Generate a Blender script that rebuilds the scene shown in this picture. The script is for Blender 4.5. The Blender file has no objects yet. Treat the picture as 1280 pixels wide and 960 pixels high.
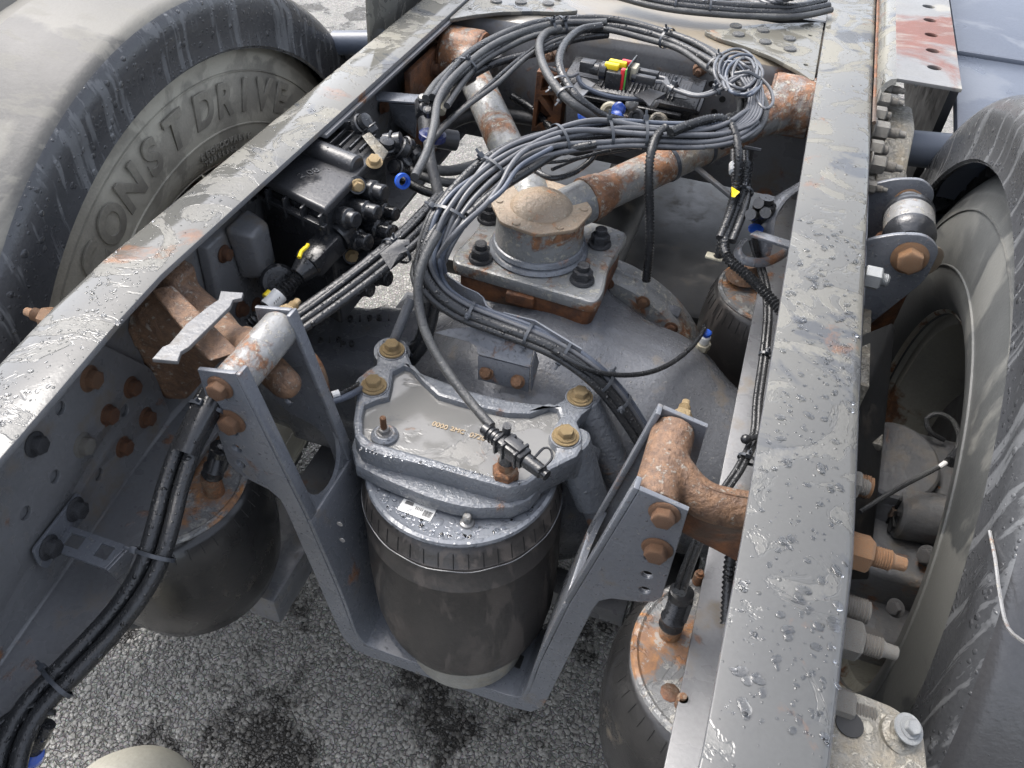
import bpy, bmesh, math, random
from mathutils import Vector, Matrix, Quaternion
random.seed(7)
R_ = math.radians
D = bpy.data
scene = bpy.context.scene
COL = scene.collection
# ------------------------------------------------------------------ camera, sky, sun, exposure
CAM = Vector((0.0, 0.0, 1.55))
RX = Vector((0.94528211, -0.25248348, 0.20662486))
RY = Vector((0.32415657, 0.65513749, -0.68243489))
RZ = Vector((0.03693584, 0.7120723, 0.70113393))
RM = Matrix((RX, RY, RZ))
cd = D.cameras.new('camera'); cam = D.objects.new('camera', cd); COL.objects.link(cam)
cd.sensor_width = 36; cd.lens = 28.125; cd.clip_start = 0.02; cd.clip_end = 400
cam.matrix_world = Matrix.Translation(CAM) @ RM.to_4x4()
scene.camera = cam
w = D.worlds.new('World'); scene.world = w; w.use_nodes = True
SUN_EL, SUN_AZ = 58, -70          # azimuth clockwise from +y
nt = w.node_tree
sky = nt.nodes.new('ShaderNodeTexSky'); sky.sky_type = 'NISHITA'; sky.sun_disc = False
sky.sun_elevation = R_(SUN_EL); sky.sun_rotation = R_(SUN_AZ); sky.dust_density = 4.0; sky.air_density = 0.8; sky.ozone_density = 0.7
bg = nt.nodes['Background']; bg.inputs['Strength'].default_value = 0.15
hs = nt.nodes.new('ShaderNodeHueSaturation'); hs.inputs['Saturation'].default_value = 0.45
nt.links.new(sky.outputs[0], hs.inputs['Color']); nt.links.new(hs.outputs[0], bg.inputs[0])
sd = D.lights.new('sun', 'SUN'); sd.energy = 0.55; sd.angle = R_(34); sd.color = (1.0, 0.965, 0.91)
so = D.objects.new('sun', sd); COL.objects.link(so)
sdir = Vector((math.sin(R_(SUN_AZ)) * math.cos(R_(SUN_EL)), math.cos(R_(SUN_AZ)) * math.cos(R_(SUN_EL)), math.sin(R_(SUN_EL))))
so.rotation_euler = (-sdir).to_track_quat('-Z', 'Y').to_euler()
vs = scene.view_settings; vs.view_transform = 'Standard'; vs.look = 'None'; vs.gamma = 1; vs.exposure = 1.92

def P(px, py, **k):
    """the place in the world seen at a point of the photograph, on the plane x=, y= or z="""
    a, v = list(k.items())[0]; i = 'xyz'.index(a)
    d = RM @ Vector((px - 640.0, 480.0 - py, -1000.0))
    t = (v - CAM[i]) / d[i]
    return CAM + d * t
V = Vector
I4 = Matrix.Identity(4)
# ------------------------------------------------------------------ materials
def N(t, typ, **kw):
    n = t.nodes.new(typ)
    for k, v in kw.items(): setattr(n, k, v)
    return n
MATS = {}
def mat(name, base, base2=None, rough=0.45, rough2=None, metal=0.0, rust=0.0, film=0.0, filmc=(0.36, 0.35, 0.32), drops=0.0, dscale=70,
        puddle=0.0, pscale=14, grain=0.15, gscale=220, nscale=7, dirt=0.0, dirtc=(0.13, 0.11, 0.085), spec=0.5, coat=0.0, rustc=((0.27, 0.125, 0.055), (0.10, 0.05, 0.028)), streak=None, bump=1.0, rscale=9, speck=None, filmy=None, pbump=1.1):
    if name in MATS: return MATS[name]
    m = D.materials.new(name); m.use_nodes = True; MATS[name] = m
    t = m.node_tree; L = t.links.new; bs = t.nodes['Principled BSDF']
    tc = N(t, 'ShaderNodeTexCoord'); co = tc.outputs['Object']
    def noise(scale, detail=4, rgh=0.55, dist=0.0, vec=None):
        n = N(t, 'ShaderNodeTexNoise'); n.inputs['Scale'].default_value = scale; n.inputs['Detail'].default_value = detail
        n.inputs['Roughness'].default_value = rgh; n.inputs['Distortion'].default_value = dist; L(vec or co, n.inputs['Vector']); return n.outputs['Fac']
    def ramp(src, a, b, lo=0.0, hi=1.0):
        n = N(t, 'ShaderNodeMapRange'); n.inputs['From Min'].default_value = a; n.inputs['From Max'].default_value = b
        n.inputs['To Min'].default_value = lo; n.inputs['To Max'].default_value = hi; L(src, n.inputs['Value']); return n.outputs['Result']
    def mixc(f, a, b):
        n = N(t, 'ShaderNodeMix', data_type='RGBA')
        if isinstance(f, (int, float)): n.inputs[0].default_value = f
        else: L(f, n.inputs[0])
        for s, v in ((6, a), (7, b)):
            if isinstance(v, tuple): n.inputs[s].default_value = (*v[:3], 1)
            else: L(v, n.inputs[s])
        return n.outputs[2]
    def math_(op, a, b=0.0):
        n = N(t, 'ShaderNodeMath', operation=op)
        for i, v in enumerate((a, b)):
            if isinstance(v, (int, float)): n.inputs[i].default_value = v
            else: L(v, n.inputs[i])
        return n.outputs[0]
    def mixf(f, a, b):
        return math_('ADD', math_('MULTIPLY', f, b), math_('MULTIPLY', math_('SUBTRACT', 1.0, f), a))
    base2 = base2 or tuple(c * 0.7 for c in base)
    big = noise(nscale, 5, 0.6)
    col = mixc(ramp(big, 0.35, 0.65), base, base2)
    rgh = mixf(ramp(noise(nscale * 3.1, 3), 0.35, 0.65), rough, rough2 if rough2 is not None else rough * 0.75)
    fine = noise(gscale, 3, 0.6)
    col = mixc(ramp(fine, 0.3, 0.75, 0.0, 0.35), col, tuple(c * 0.55 for c in base2))
    h = math_('ADD', math_('MULTIPLY', fine, grain), math_('MULTIPLY', noise(gscale * 0.22, 3, 0.6), grain * 1.3))
    if film:      # dried dust film with wet holes in it
        f = ramp(noise(pscale * 0.8, 6, 0.62, 0.8), 0.62 - film * 0.3, 0.66 - film * 0.3, 0.0, 1.0)
        f2 = math_('MULTIPLY', f, ramp(noise(3.0, 2), 0.3, 0.6, 0.35, 0.85))
        if filmy:
            sx = N(t, 'ShaderNodeSeparateXYZ'); L(co, sx.inputs[0]); f2 = math_('MULTIPLY', f2, ramp(sx.outputs[1], filmy[0], filmy[1], 0.25, 1.0))
        col = mixc(f2, col, filmc)
        rgh = mixf(f2, rgh, 0.55)
    if speck:     # fine flecks of another colour
        f = math_('MULTIPLY', ramp(noise(speck[2], 6, 0.75), 0.62 - speck[0] * 0.2, 0.66 - speck[0] * 0.2), 0.85)
        specks = (f, speck[1])
    if dirt:
        f = math_('MULTIPLY', ramp(noise(nscale * 2.3, 8, 0.7), 0.62 - dirt * 0.35, 0.72 - dirt * 0.2), 0.85)
        col = mixc(f, col, dirtc); rgh = mixf(f, rgh, 0.8)
    if streak:    # runs of dirty water down the face
        mp = N(t, 'ShaderNodeMapping'); mp.inputs['Scale'].default_value = streak; L(co, mp.inputs['Vector'])
        f = math_('MULTIPLY', ramp(noise(9, 4, 0.6, 0.3, mp.outputs[0]), 0.54, 0.60), 0.6)
        col = mixc(f, col, filmc); rgh = mixf(f, rgh, 0.7)
    if rust:
        rn = noise(rscale, 9, 0.68, 0.4)
        f = ramp(rn, 0.64 - rust * 0.42, 0.70 - rust * 0.38)
        rc = mixc(ramp(noise(rscale * 5, 6, 0.7), 0.35, 0.62), rustc[0], rustc[1])
        col = mixc(f, col, rc); rgh = mixf(f, rgh, 0.62)
        h = math_('ADD', h, math_('MULTIPLY', math_('MULTIPLY', f, noise(420, 4, 0.7)), 0.9))
        h = math_('ADD', h, math_('MULTIPLY', f, 0.25))
    if speck: col = mixc(specks[0], col, specks[1]); h = math_('ADD', h, math_('MULTIPLY', specks[0], 0.5))
    if puddle:    # sheets of water lying on it, edges standing proud
        pn = noise(pscale, 5, 0.6, 1.6)
        f = ramp(pn, 0.60 - puddle * 0.22, 0.615 - puddle * 0.22)
        rgh = mixf(f, rgh, 0.07)
        col = mixc(math_('MULTIPLY', f, 0.35), col, tuple(c * 0.62 for c in base))
        h = math_('ADD', math_('MULTIPLY', h, math_('SUBTRACT', 1.0, math_('MULTIPLY', f, 0.85))), math_('MULTIPLY', ramp(pn, 0.59 - puddle * 0.22, 0.64 - puddle * 0.22), pbump))
    if drops:
        for sc, amp, th in ((dscale, 1.0, drops), (dscale * 2.4, 0.45, drops * 1.15)):
            vo = N(t, 'ShaderNodeTexVoronoi'); vo.inputs['Scale'].default_value = sc; vo.inputs['Randomness'].default_value = 1.0
            nd = N(t, 'ShaderNodeVectorMath', operation='ADD')
            nn = N(t, 'ShaderNodeTexNoise'); nn.inputs['Scale'].default_value = sc * 0.9; L(co, nn.inputs['Vector'])
            ns = N(t, 'ShaderNodeVectorMath', operation='SCALE'); ns.inputs['Scale'].default_value = 0.5 / sc; L(nn.outputs['Color'], ns.inputs[0])
            L(co, nd.inputs[0]); L(ns.outputs[0], nd.inputs[1]); L(nd.outputs[0], vo.inputs['Vector'])
            sp = N(t, 'ShaderNodeSeparateColor'); L(vo.outputs['Color'], sp.inputs[0])
            rad = math_('SUBTRACT', math_('MULTIPLY', sp.outputs[0], 0.62 * th + 0.1), 0.1 + 0.2 * (1 - th))
            dd = math_('MAXIMUM', math_('SUBTRACT', rad, vo.outputs['Distance']), 0.0)
            f = ramp(dd, 0.0, 0.035)
            rgh = mixf(f, rgh, 0.04)
            h = math_('ADD', h, math_('MULTIPLY', math_('POWER', math_('MULTIPLY', dd, 4.0), 0.6), 1.5 * amp))
    L(col, bs.inputs['Base Color']); L(rgh, bs.inputs['Roughness'])
    bs.inputs['Metallic'].default_value = metal; bs.inputs['Specular IOR Level'].default_value = spec
    if coat: bs.inputs['Coat Weight'].default_value = coat; bs.inputs['Coat Roughness'].default_value = 0.08
    bp = N(t, 'ShaderNodeBump'); bp.inputs['Strength'].default_value = min(1.0, 0.75 * bump); bp.inputs['Distance'].default_value = 0.0016
    L(h, bp.inputs['Height']); L(bp.outputs[0], bs.inputs['Normal'])
    return m
M = {}
M['rail'] = mat('wet_chassis_paint_top_dimmed', (0.080, 0.083, 0.085), (0.062, 0.065, 0.068), 0.48, film=0.8, filmc=(0.175, 0.166, 0.133), puddle=0.7, pscale=10, drops=0.5, dscale=80, rust=0.09, nscale=4, rscale=6, filmy=(0.35, 1.0), pbump=0.5, grain=0.4)  # same paint as the sides, darkened to offset strong light on tops
M['web'] = mat('chassis_paint_shade_lift', (0.155, 0.158, 0.163), (0.12, 0.123, 0.129), 0.38, rough2=0.22, drops=0.25, dscale=90, dirt=0.25, rust=0.07, grain=0.08)  # same chassis paint as the tops, lightened in colour to lift shaded faces
M['paint'] = mat('grey_chassis_paint', (0.135, 0.144, 0.16), (0.105, 0.113, 0.128), 0.36, rough2=0.22, drops=0.5, dscale=95, rust=0.09, grain=0.3, dirt=0.08, speck=(0.1, (0.22, 0.22, 0.21), 160), coat=0.2)
M['cast'] = mat('painted_casting', (0.15, 0.162, 0.18), (0.115, 0.125, 0.14), 0.32, rough2=0.18, drops=0.55, dscale=80, rust=0.12, grain=1.1, gscale=190, dirt=0.06, speck=(0.1, (0.24, 0.24, 0.23), 200), coat=0.3)
M['castwet'] = mat('wet_casting_top', (0.165, 0.168, 0.168), (0.13, 0.133, 0.135), 0.36, film=0.8, filmc=(0.2, 0.195, 0.18), puddle=1.0, pscale=7, pbump=0.6, drops=0.35, dscale=90, rust=0.05, grain=0.3)
M['axle'] = mat('axle_paint', (0.112, 0.118, 0.129), (0.085, 0.09, 0.10), 0.34, rough2=0.2, drops=0.5, dscale=130, grain=0.7, gscale=170, dirt=0.12, coat=0.2, speck=(0.05, (0.22, 0.22, 0.21), 210))
M['rust'] = mat('rusty_cast_iron', (0.17, 0.15, 0.13), (0.11, 0.09, 0.075), 0.55, rust=0.86, rscale=20, grain=1.8, gscale=190, speck=(0.22, (0.25, 0.225, 0.19), 110), rustc=((0.185, 0.105, 0.058), (0.09, 0.053, 0.034)), dirt=0.42, dirtc=(0.25, 0.235, 0.2))
M['rustdark'] = mat('dark_rusty_iron', (0.105, 0.066, 0.042), (0.06, 0.042, 0.03), 0.6, rust=0.55, grain=1.0, gscale=180, rustc=((0.2, 0.08, 0.03), (0.07, 0.032, 0.018)))
M['galv'] = mat('worn_grey_tube', (0.23, 0.235, 0.23), (0.15, 0.155, 0.157), 0.35, rust=0.26, speck=(0.35, (0.33, 0.32, 0.27), 110), grain=0.8, drops=0.4, dscale=120, rscale=16, coat=0.2, dirt=0.2, dirtc=(0.22, 0.18, 0.12))
M['galvrust'] = mat('rusted_grey_tube', (0.22, 0.222, 0.215), (0.15, 0.15, 0.145), 0.38, rust=0.5, speck=(0.35, (0.32, 0.30, 0.25), 110), grain=1.0, drops=0.4, dscale=120, rscale=13, coat=0.2, dirt=0.3, dirtc=(0.2, 0.155, 0.1))
M['galvclean'] = mat('worn_grey_bush', (0.22, 0.22, 0.215), (0.16, 0.16, 0.16), 0.32, rust=0.2, speck=(0.3, (0.33, 0.31, 0.26), 120), grain=0.35, drops=0.4, dscale=100, rscale=20, coat=0.2)
M['cap'] = mat('tan_rusted_cap', (0.27, 0.225, 0.17), (0.25, 0.185, 0.125), 0.5, rust=0.10, rscale=30, speck=(0.25, (0.36, 0.32, 0.25), 150), grain=1.4, drops=0.2, dscale=200, rustc=((0.42, 0.19, 0.08), (0.28, 0.14, 0.07)), nscale=16)
M['zinc'] = mat('yellow_zinc_bolt', (0.50, 0.40, 0.24), (0.36, 0.25, 0.12), 0.4, metal=0.45, grain=0.9, gscale=500, rust=0.2, rscale=60, nscale=60, rustc=((0.42, 0.19, 0.07), (0.3, 0.13, 0.05)))
M['rbolt'] = mat('rusty_bolt', (0.22, 0.15, 0.098), (0.11, 0.07, 0.046), 0.5, rust=0.5, grain=1.0, gscale=400, rscale=40, nscale=40)
M['obolt'] = mat('orange_rust_bolt', (0.31, 0.195, 0.11), (0.18, 0.10, 0.055), 0.45, rust=0.3, grain=0.8, gscale=400, rscale=40, nscale=40, rustc=((0.45, 0.2, 0.07), (0.3, 0.13, 0.05)))
M['steel'] = mat('bright_zinc_bolt', (0.34, 0.35, 0.35), (0.25, 0.26, 0.265), 0.35, metal=0.6, grain=0.3, gscale=400, rust=0.05, nscale=50)
M['gnut'] = mat('dull_grey_nut', (0.25, 0.245, 0.22), (0.17, 0.165, 0.15), 0.5, metal=0.3, rust=0.2, grain=0.7, gscale=350, rscale=40, nscale=50)
M['bnut'] = mat('black_nut', (0.03, 0.032, 0.036), (0.022, 0.023, 0.026), 0.28, grain=0.4, drops=0.4, dscale=220, spec=0.6)
M['plas'] = mat('black_plastic', (0.022, 0.023, 0.025), (0.014, 0.015, 0.017), 0.3, rough2=0.15, grain=0.3, drops=0.55, dscale=130, spec=0.5)
M['plasg'] = mat('greyed_plastic', (0.04, 0.041, 0.043), (0.026, 0.027, 0.03), 0.4, grain=0.4, drops=0.5, dscale=160)
M['hose'] = mat('black_rubber_hose', (0.022, 0.023, 0.025), (0.014, 0.015, 0.016), 0.33, rough2=0.2, grain=0.5, gscale=400, drops=0.7, dscale=110)
M['hoseg'] = mat('dusty_rubber_hose', (0.065, 0.067, 0.066), (0.032, 0.033, 0.035), 0.45, grain=0.8, gscale=450, drops=0.5, dscale=180, nscale=25)
M['wire'] = mat('grey_cable', (0.10, 0.104, 0.113), (0.062, 0.065, 0.072), 0.35, grain=0.15, drops=0.3, dscale=250, nscale=20)
M['wireb'] = mat('blue_grey_cable', (0.075, 0.088, 0.115), (0.05, 0.06, 0.08), 0.35, grain=0.15, drops=0.3, dscale=250, nscale=20)
M['tie'] = mat('cable_tie', (0.05, 0.056, 0.066), (0.03, 0.034, 0.04), 0.35, grain=0.1)
M['rubber'] = mat('air_spring_rubber', (0.046, 0.042, 0.039), (0.028, 0.0265, 0.0255), 0.42, rough2=0.3, grain=0.25, dirt=0.22, dirtc=(0.075, 0.064, 0.056), nscale=4, streak=(4, 4, 0.3), filmc=(0.085, 0.074, 0.066))
M['rubdark'] = mat('dark_air_spring_rubber', (0.028, 0.027, 0.027), (0.018, 0.018, 0.018), 0.3, rough2=0.2, grain=0.2, dirt=0.05, nscale=4, drops=0.2)
M['piston'] = mat('dirty_piston', (0.25, 0.245, 0.22), (0.16, 0.155, 0.14), 0.5, grain=0.5, dirt=0.4, dirtc=(0.24, 0.22, 0.18), nscale=12)
M['rplate'] = mat('flaking_bellows_plate', (0.2, 0.205, 0.205), (0.14, 0.143, 0.145), 0.28, rust=0.38, rscale=16, speck=(0.35, (0.36, 0.35, 0.32), 45), grain=0.9, puddle=0.7, pscale=16, drops=0.3, rustc=((0.42, 0.2, 0.07), (0.2, 0.09, 0.04)))
M['bplate'] = mat('bellows_plate', (0.19, 0.205, 0.225), (0.15, 0.16, 0.18), 0.22, drops=0.85, dscale=62, rust=0.04, coat=0.4, grain=0.1)
M['tyre'] = mat('tyre_sidewall', (0.29, 0.272, 0.225), (0.17, 0.16, 0.135), 0.5, grain=0.5, gscale=300, nscale=5, film=0.45, filmc=(0.36, 0.34, 0.28), pscale=6, streak=(3, 0.6, 0.6), bump=0.6)
M['tyreR'] = mat('grey_tyre_sidewall', (0.10, 0.103, 0.10), (0.055, 0.058, 0.058), 0.5, grain=0.4, gscale=300, nscale=4, film=0.4, filmc=(0.15, 0.15, 0.138), pscale=5, bump=0.5)
M['tread'] = mat('dark_tread', (0.03, 0.03, 0.03), None, 0.6)
M['fender'] = mat('wet_black_mudguard', (0.055, 0.057, 0.06), (0.04, 0.042, 0.046), 0.38, rough2=0.2, drops=0.62, dscale=60, grain=0.3, streak=(6, 6, 0.5), filmc=(0.13, 0.135, 0.14), nscale=3)
M['fendtop'] = mat('grey_mudguard_top', (0.075, 0.074, 0.07), (0.052, 0.052, 0.05), 0.6, rough2=0.5, film=0.6, spec=0.35, streak=(1.2, 3.5, 3.5), filmc=(0.135, 0.131, 0.115), pscale=2.5, grain=0.25, nscale=2, drops=0.2, dscale=90)
M['rim'] = mat('dusty_rim', (0.40, 0.388, 0.325), (0.30, 0.29, 0.245), 0.45, grain=0.3, dirt=0.2, dirtc=(0.13, 0.12, 0.095), rust=0.06, nscale=4)
M['rimedge'] = mat('pale_rim_lip', (0.42, 0.40, 0.34), (0.3, 0.27, 0.21), 0.4, rust=0.2, rscale=20)
M['brake'] = mat('grimy_brake_casting', (0.125, 0.127, 0.13), (0.085, 0.086, 0.088), 0.42, grain=0.8, gscale=140, dirt=0.3, dirtc=(0.12, 0.105, 0.085), rust=0.12, nscale=9)
M['beige'] = mat('weathered_aluminium', (0.21, 0.2, 0.172), (0.14, 0.133, 0.115), 0.45, metal=0.2, speck=(0.4, (0.33, 0.31, 0.26), 90), drops=0.4, dscale=120, grain=2.0, gscale=180, dirt=0.45, dirtc=(0.22, 0.19, 0.14), nscale=12)
M['panel'] = mat('blue_grey_panel', (0.085, 0.10, 0.13), (0.06, 0.073, 0.098), 0.35, drops=0.3, dscale=60, film=0.3, filmc=(0.12, 0.135, 0.16), pscale=4, nscale=2)
M['brown'] = mat('brown_stained_crossmember', (0.13, 0.11, 0.08), (0.105, 0.108, 0.11), 0.32, film=0.5, filmc=(0.17, 0.14, 0.095), pscale=5, drops=0.35, dscale=110, nscale=3, coat=0.2)
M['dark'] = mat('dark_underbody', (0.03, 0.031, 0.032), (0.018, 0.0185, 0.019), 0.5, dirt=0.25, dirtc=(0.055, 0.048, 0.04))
M['white'] = mat('white_sticker', (0.72, 0.72, 0.70), (0.62, 0.62, 0.6), 0.35, grain=0.02)
M['ink'] = mat('sticker_ink', (0.12, 0.12, 0.12), None, 0.5)
M['blue'] = mat('blue_fitting', (0.02, 0.09, 0.45), (0.015, 0.06, 0.33), 0.3, grain=0.05)
M['yellow'] = mat('yellow_plastic', (0.80, 0.62, 0.02), (0.68, 0.5, 0.02), 0.35, grain=0.05)
M['red'] = mat('red_plastic', (0.62, 0.03, 0.04), (0.5, 0.02, 0.03), 0.35, grain=0.05)
M['green'] = mat('green_seal', (0.12, 0.42, 0.08), None, 0.4, grain=0.05)
M['cream'] = mat('cream_plastic', (0.46, 0.43, 0.33), (0.36, 0.33, 0.25), 0.4, grain=0.1)
M['hole'] = mat('dark_recess', (0.012, 0.012, 0.012), None, 0.7)
M['scar'] = mat('bare_cast_letters', (0.42, 0.33, 0.22), (0.32, 0.24, 0.15), 0.5)
M['redox'] = mat('red_oxide_plate', (0.17, 0.168, 0.16), (0.13, 0.13, 0.13), 0.42, film=0.4, filmc=(0.24, 0.23, 0.2), pscale=5, rust=0.23, rscale=3.2, rustc=((0.16, 0.065, 0.05), (0.13, 0.058, 0.045)), drops=0.35, dscale=140)
M['navy'] = mat('dark_blue_collar', (0.02, 0.03, 0.11), None, 0.3)
M['amber'] = mat('amber_lamp', (0.5, 0.2, 0.03), None, 0.3)
wt = D.materials.new('water'); wt.use_nodes = True; b = wt.node_tree.nodes['Principled BSDF']
b.inputs['Base Color'].default_value = (0.95, 0.97, 1, 1); b.inputs['Roughness'].default_value = 0.02; b.inputs['Transmission Weight'].default_value = 1; b.inputs['IOR'].default_value = 1.33
M['water'] = wt
# ------------------------------------------------------------------ mesh helpers
def frame(axis, up=None):
    z = V(axis).normalized()
    u = V(up) if up else (V((0, 0, 1)) if abs(z.z) < 0.9 else V((0, 1, 0)))
    x = u.cross(z); x = x.normalized() if x.length > 1e-6 else V((1, 0, 0)); y = z.cross(x)
    return Matrix((x, y, z)).transposed()
def T(loc, axis=(0, 0, 1), up=None, s=1.0):
    m = frame(axis, up).to_4x4(); m.translation = V(loc); return m @ Matrix.Diagonal((s, s, s, 1))
def rot(ax, deg): return Matrix.Rotation(R_(deg), 4, ax)
class G:
    def __init__(s): s.v = []; s.f = []
    def add(s, vs, fs, m=None):
        o = len(s.v)
        s.v += [(m @ V(p)) if m else V(p) for p in vs]; s.f += [[i + o for i in f] for f in fs]; return s
    def box(s, c, d, m=None):
        x, y, z = [q / 2 for q in d]; c = V(c)
        vs = [c + V((i * x, j * y, k * z)) for i in (-1, 1) for j in (-1, 1) for k in (-1, 1)]
        return s.add(vs, [(0, 1, 3, 2), (4, 6, 7, 5), (0, 4, 5, 1), (2, 3, 7, 6), (0, 2, 6, 4), (1, 5, 7, 3)], m)
    def lathe(s, prof, n=24, m=None, a0=0.0, a1=360.0, cap=True):
        """prof: (radius, height) pairs about local z"""
        full = abs(a1 - a0) >= 359.9; k = n if full else n + 1; vs = []; fs = []
        for r, z in prof:
            for i in range(k):
                a = R_(a0 + (a1 - a0) * i / n); vs.append((r * math.cos(a), r * math.sin(a), z))
        for j in range(len(prof) - 1):
            for i in range(n):
                i2 = (i + 1) % k; fs.append((j * k + i, j * k + i2, (j + 1) * k + i2, (j + 1) * k + i))
        if cap and full:
            if prof[0][0] > 1e-5: fs.append(tuple(reversed(range(k))))
            if prof[-1][0] > 1e-5: fs.append(tuple(range((len(prof) - 1) * k, len(prof) * k)))
        return s.add(vs, fs, m)
    def cyl(s, a, b, r, r2=None, n=20, ch=0.0):
        a, b = V(a), V(b); L = (b - a).length; r2 = r if r2 is None else r2
        pr = [(r, 0), (r2, L)] if not ch else [(r - ch, 0), (r, ch), (r2, L - ch), (r2 - ch, L)]
        return s.lathe(pr, n, T(a, b - a))
    def hexp(s, a, b, r, ch=0.0):
        a, b = V(a), V(b); L = (b - a).length
        return s.lathe([(r, 0), (r, L - ch), (r * 0.86, L)] if ch else [(r, 0), (r, L)], 6, T(a, b - a))
    def prism(s, pts, d, m=None):
        """outline pts (x, y) extruded 0..d along local z"""
        n = len(pts); vs = [(x, y, 0) for x, y in pts] + [(x, y, d) for x, y in pts]
        return s.add(vs, [tuple(reversed(range(n))), tuple(range(n, 2 * n))] + [(i, (i + 1) % n, n + (i + 1) % n, n + i) for i in range(n)], m)
    def sweep(s, path, rads, n=12, rib=0.0, caps=True, flat=1.0):
        if not isinstance(rads, (list, tuple)): rads = [rads] * len(path)
        k = len(path); vs = []; fs = []; up = None
        for i, p in enumerate(path):
            t = (path[min(i + 1, k - 1)] - path[max(i - 1, 0)]).normalized()
            if up is None: up = t.orthogonal().normalized()
            up = (up - t * up.dot(t)); up = up.normalized() if up.length > 1e-6 else t.orthogonal().normalized()
            sd_ = t.cross(up); r = rads[i]
            if rib and i % 2: r *= (1 - rib)
            for j in range(n):
                a = 2 * math.pi * j / n; vs.append(p + up * (math.cos(a) * r) + sd_ * (math.sin(a) * r * flat))
        for i in range(k - 1):
            for j in range(n):
                j2 = (j + 1) % n; fs.append((i * n + j, i * n + j2, (i + 1) * n + j2, (i + 1) * n + j))
        if caps: fs += [tuple(reversed(range(n))), tuple(range((k - 1) * n, k * n))]
        return s.add(vs, fs)
    def ball(s, c, r, n=16, sc=(1, 1, 1)):
        pr = [(math.sin(math.pi * i / 10), -math.cos(math.pi * i / 10)) for i in range(11)]
        pr[0] = (1e-5, -1); pr[-1] = (1e-5, 1)
        return s.lathe(pr, n, Matrix.Translation(V(c)) @ Matrix.Diagonal((r * sc[0], r * sc[1], r * sc[2], 1)), cap=False)
    def mesh(s, name, bevel=0.0, seg=2, ang=32, sub=0):
        me = D.meshes.new(name); me.from_pydata([tuple(p) for p in s.v], [], s.f)
        bm = bmesh.new(); bm.from_mesh(me)
        bmesh.ops.recalc_face_normals(bm, faces=bm.faces[:])
        if bevel:
            es = [e for e in bm.edges if len(e.link_faces) == 2 and e.calc_face_angle(0) > R_(35)]
            bmesh.ops.bevel(bm, geom=es, offset=bevel, segments=seg, profile=0.5, affect='EDGES', clamp_overlap=True)
        bm.to_mesh(me); bm.free()
        for p in me.polygons: p.use_smooth = True
        me.set_sharp_from_angle(angle=R_(ang)); return me
def smooth_path(pts, step=0.008):
    """Catmull-Rom through pts, sampled about every step metres"""
    pts = [V(p) for p in pts]; q = [pts[0] * 2 - pts[1]] + pts + [pts[-1] * 2 - pts[-2]]; out = []
    for i in range(1, len(q) - 2):
        p0, p1, p2, p3 = q[i - 1:i + 3]; n = max(2, int((p2 - p1).length / step))
        for j in range(n):
            u = j / n
            out.append(0.5 * ((2 * p1) + (p2 - p0) * u + (2 * p0 - 5 * p1 + 4 * p2 - p3) * u * u + (3 * p1 - p0 - 3 * p2 + p3) * u ** 3))
    out.append(pts[-1]); return out
def plate(name, outline, holes=(), th=0.006, bevel=0.001):
    """flat sheet with real holes; outline (x, y), z -th/2..th/2"""
    cu = D.curves.new(name, 'CURVE'); cu.dimensions = '2D'; cu.fill_mode = 'BOTH'; cu.extrude = max(th / 2 - bevel, 0.0002); cu.bevel_depth = bevel; cu.bevel_resolution = 1; cu.offset = -bevel
    for loop in [outline] + list(holes):
        sp = cu.splines.new('POLY'); sp.points.add(len(loop) - 1); sp.use_cyclic_u = True
        for i, (x, y) in enumerate(loop): sp.points[i].co = (x, y, 0, 1)
    o = D.objects.new('tmp', cu); me = D.meshes.new_from_object(o); D.objects.remove(o); D.curves.remove(cu)
    me.name = name
    for p in me.polygons: p.use_smooth = True
    me.set_sharp_from_angle(angle=R_(32)); return me
def circ(cx, cy, r, n=14, ry=None): return [(cx + r * math.cos(2 * math.pi * i / n), cy + (ry or r) * math.sin(2 * math.pi * i / n)) for i in range(n)]
def rounded(pts, rads, n=4):
    out = []; k = len(pts)
    if not isinstance(rads, (list, tuple)): rads = [rads] * k
    for i in range(k):
        p = V(pts[i]).to_2d(); a = V(pts[i - 1]).to_2d() - p; b = V(pts[(i + 1) % k]).to_2d() - p
        r = min(rads[i], a.length * 0.45, b.length * 0.45)
        if r <= 0: out.append(tuple(p)); continue
        s, e = p + a.normalized() * r, p + b.normalized() * r
        for j in range(n + 1):
            u = j / n; out.append(tuple((1 - u) ** 2 * s + 2 * u * (1 - u) * p + u * u * e))
    return out
def text_mesh(s, size, ext=0.001, bevel=0.0, bold=0.0, shear=0.0):
    cu = D.curves.new('text', 'FONT'); cu.body = s; cu.size = size; cu.extrude = ext; cu.bevel_depth = bevel; cu.align_x = 'CENTER'; cu.align_y = 'CENTER'; cu.offset = bold; cu.shear = shear
    o = D.objects.new('tmp', cu); me = D.meshes.new_from_object(o); D.objects.remove(o); D.curves.remove(cu); return me
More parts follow.
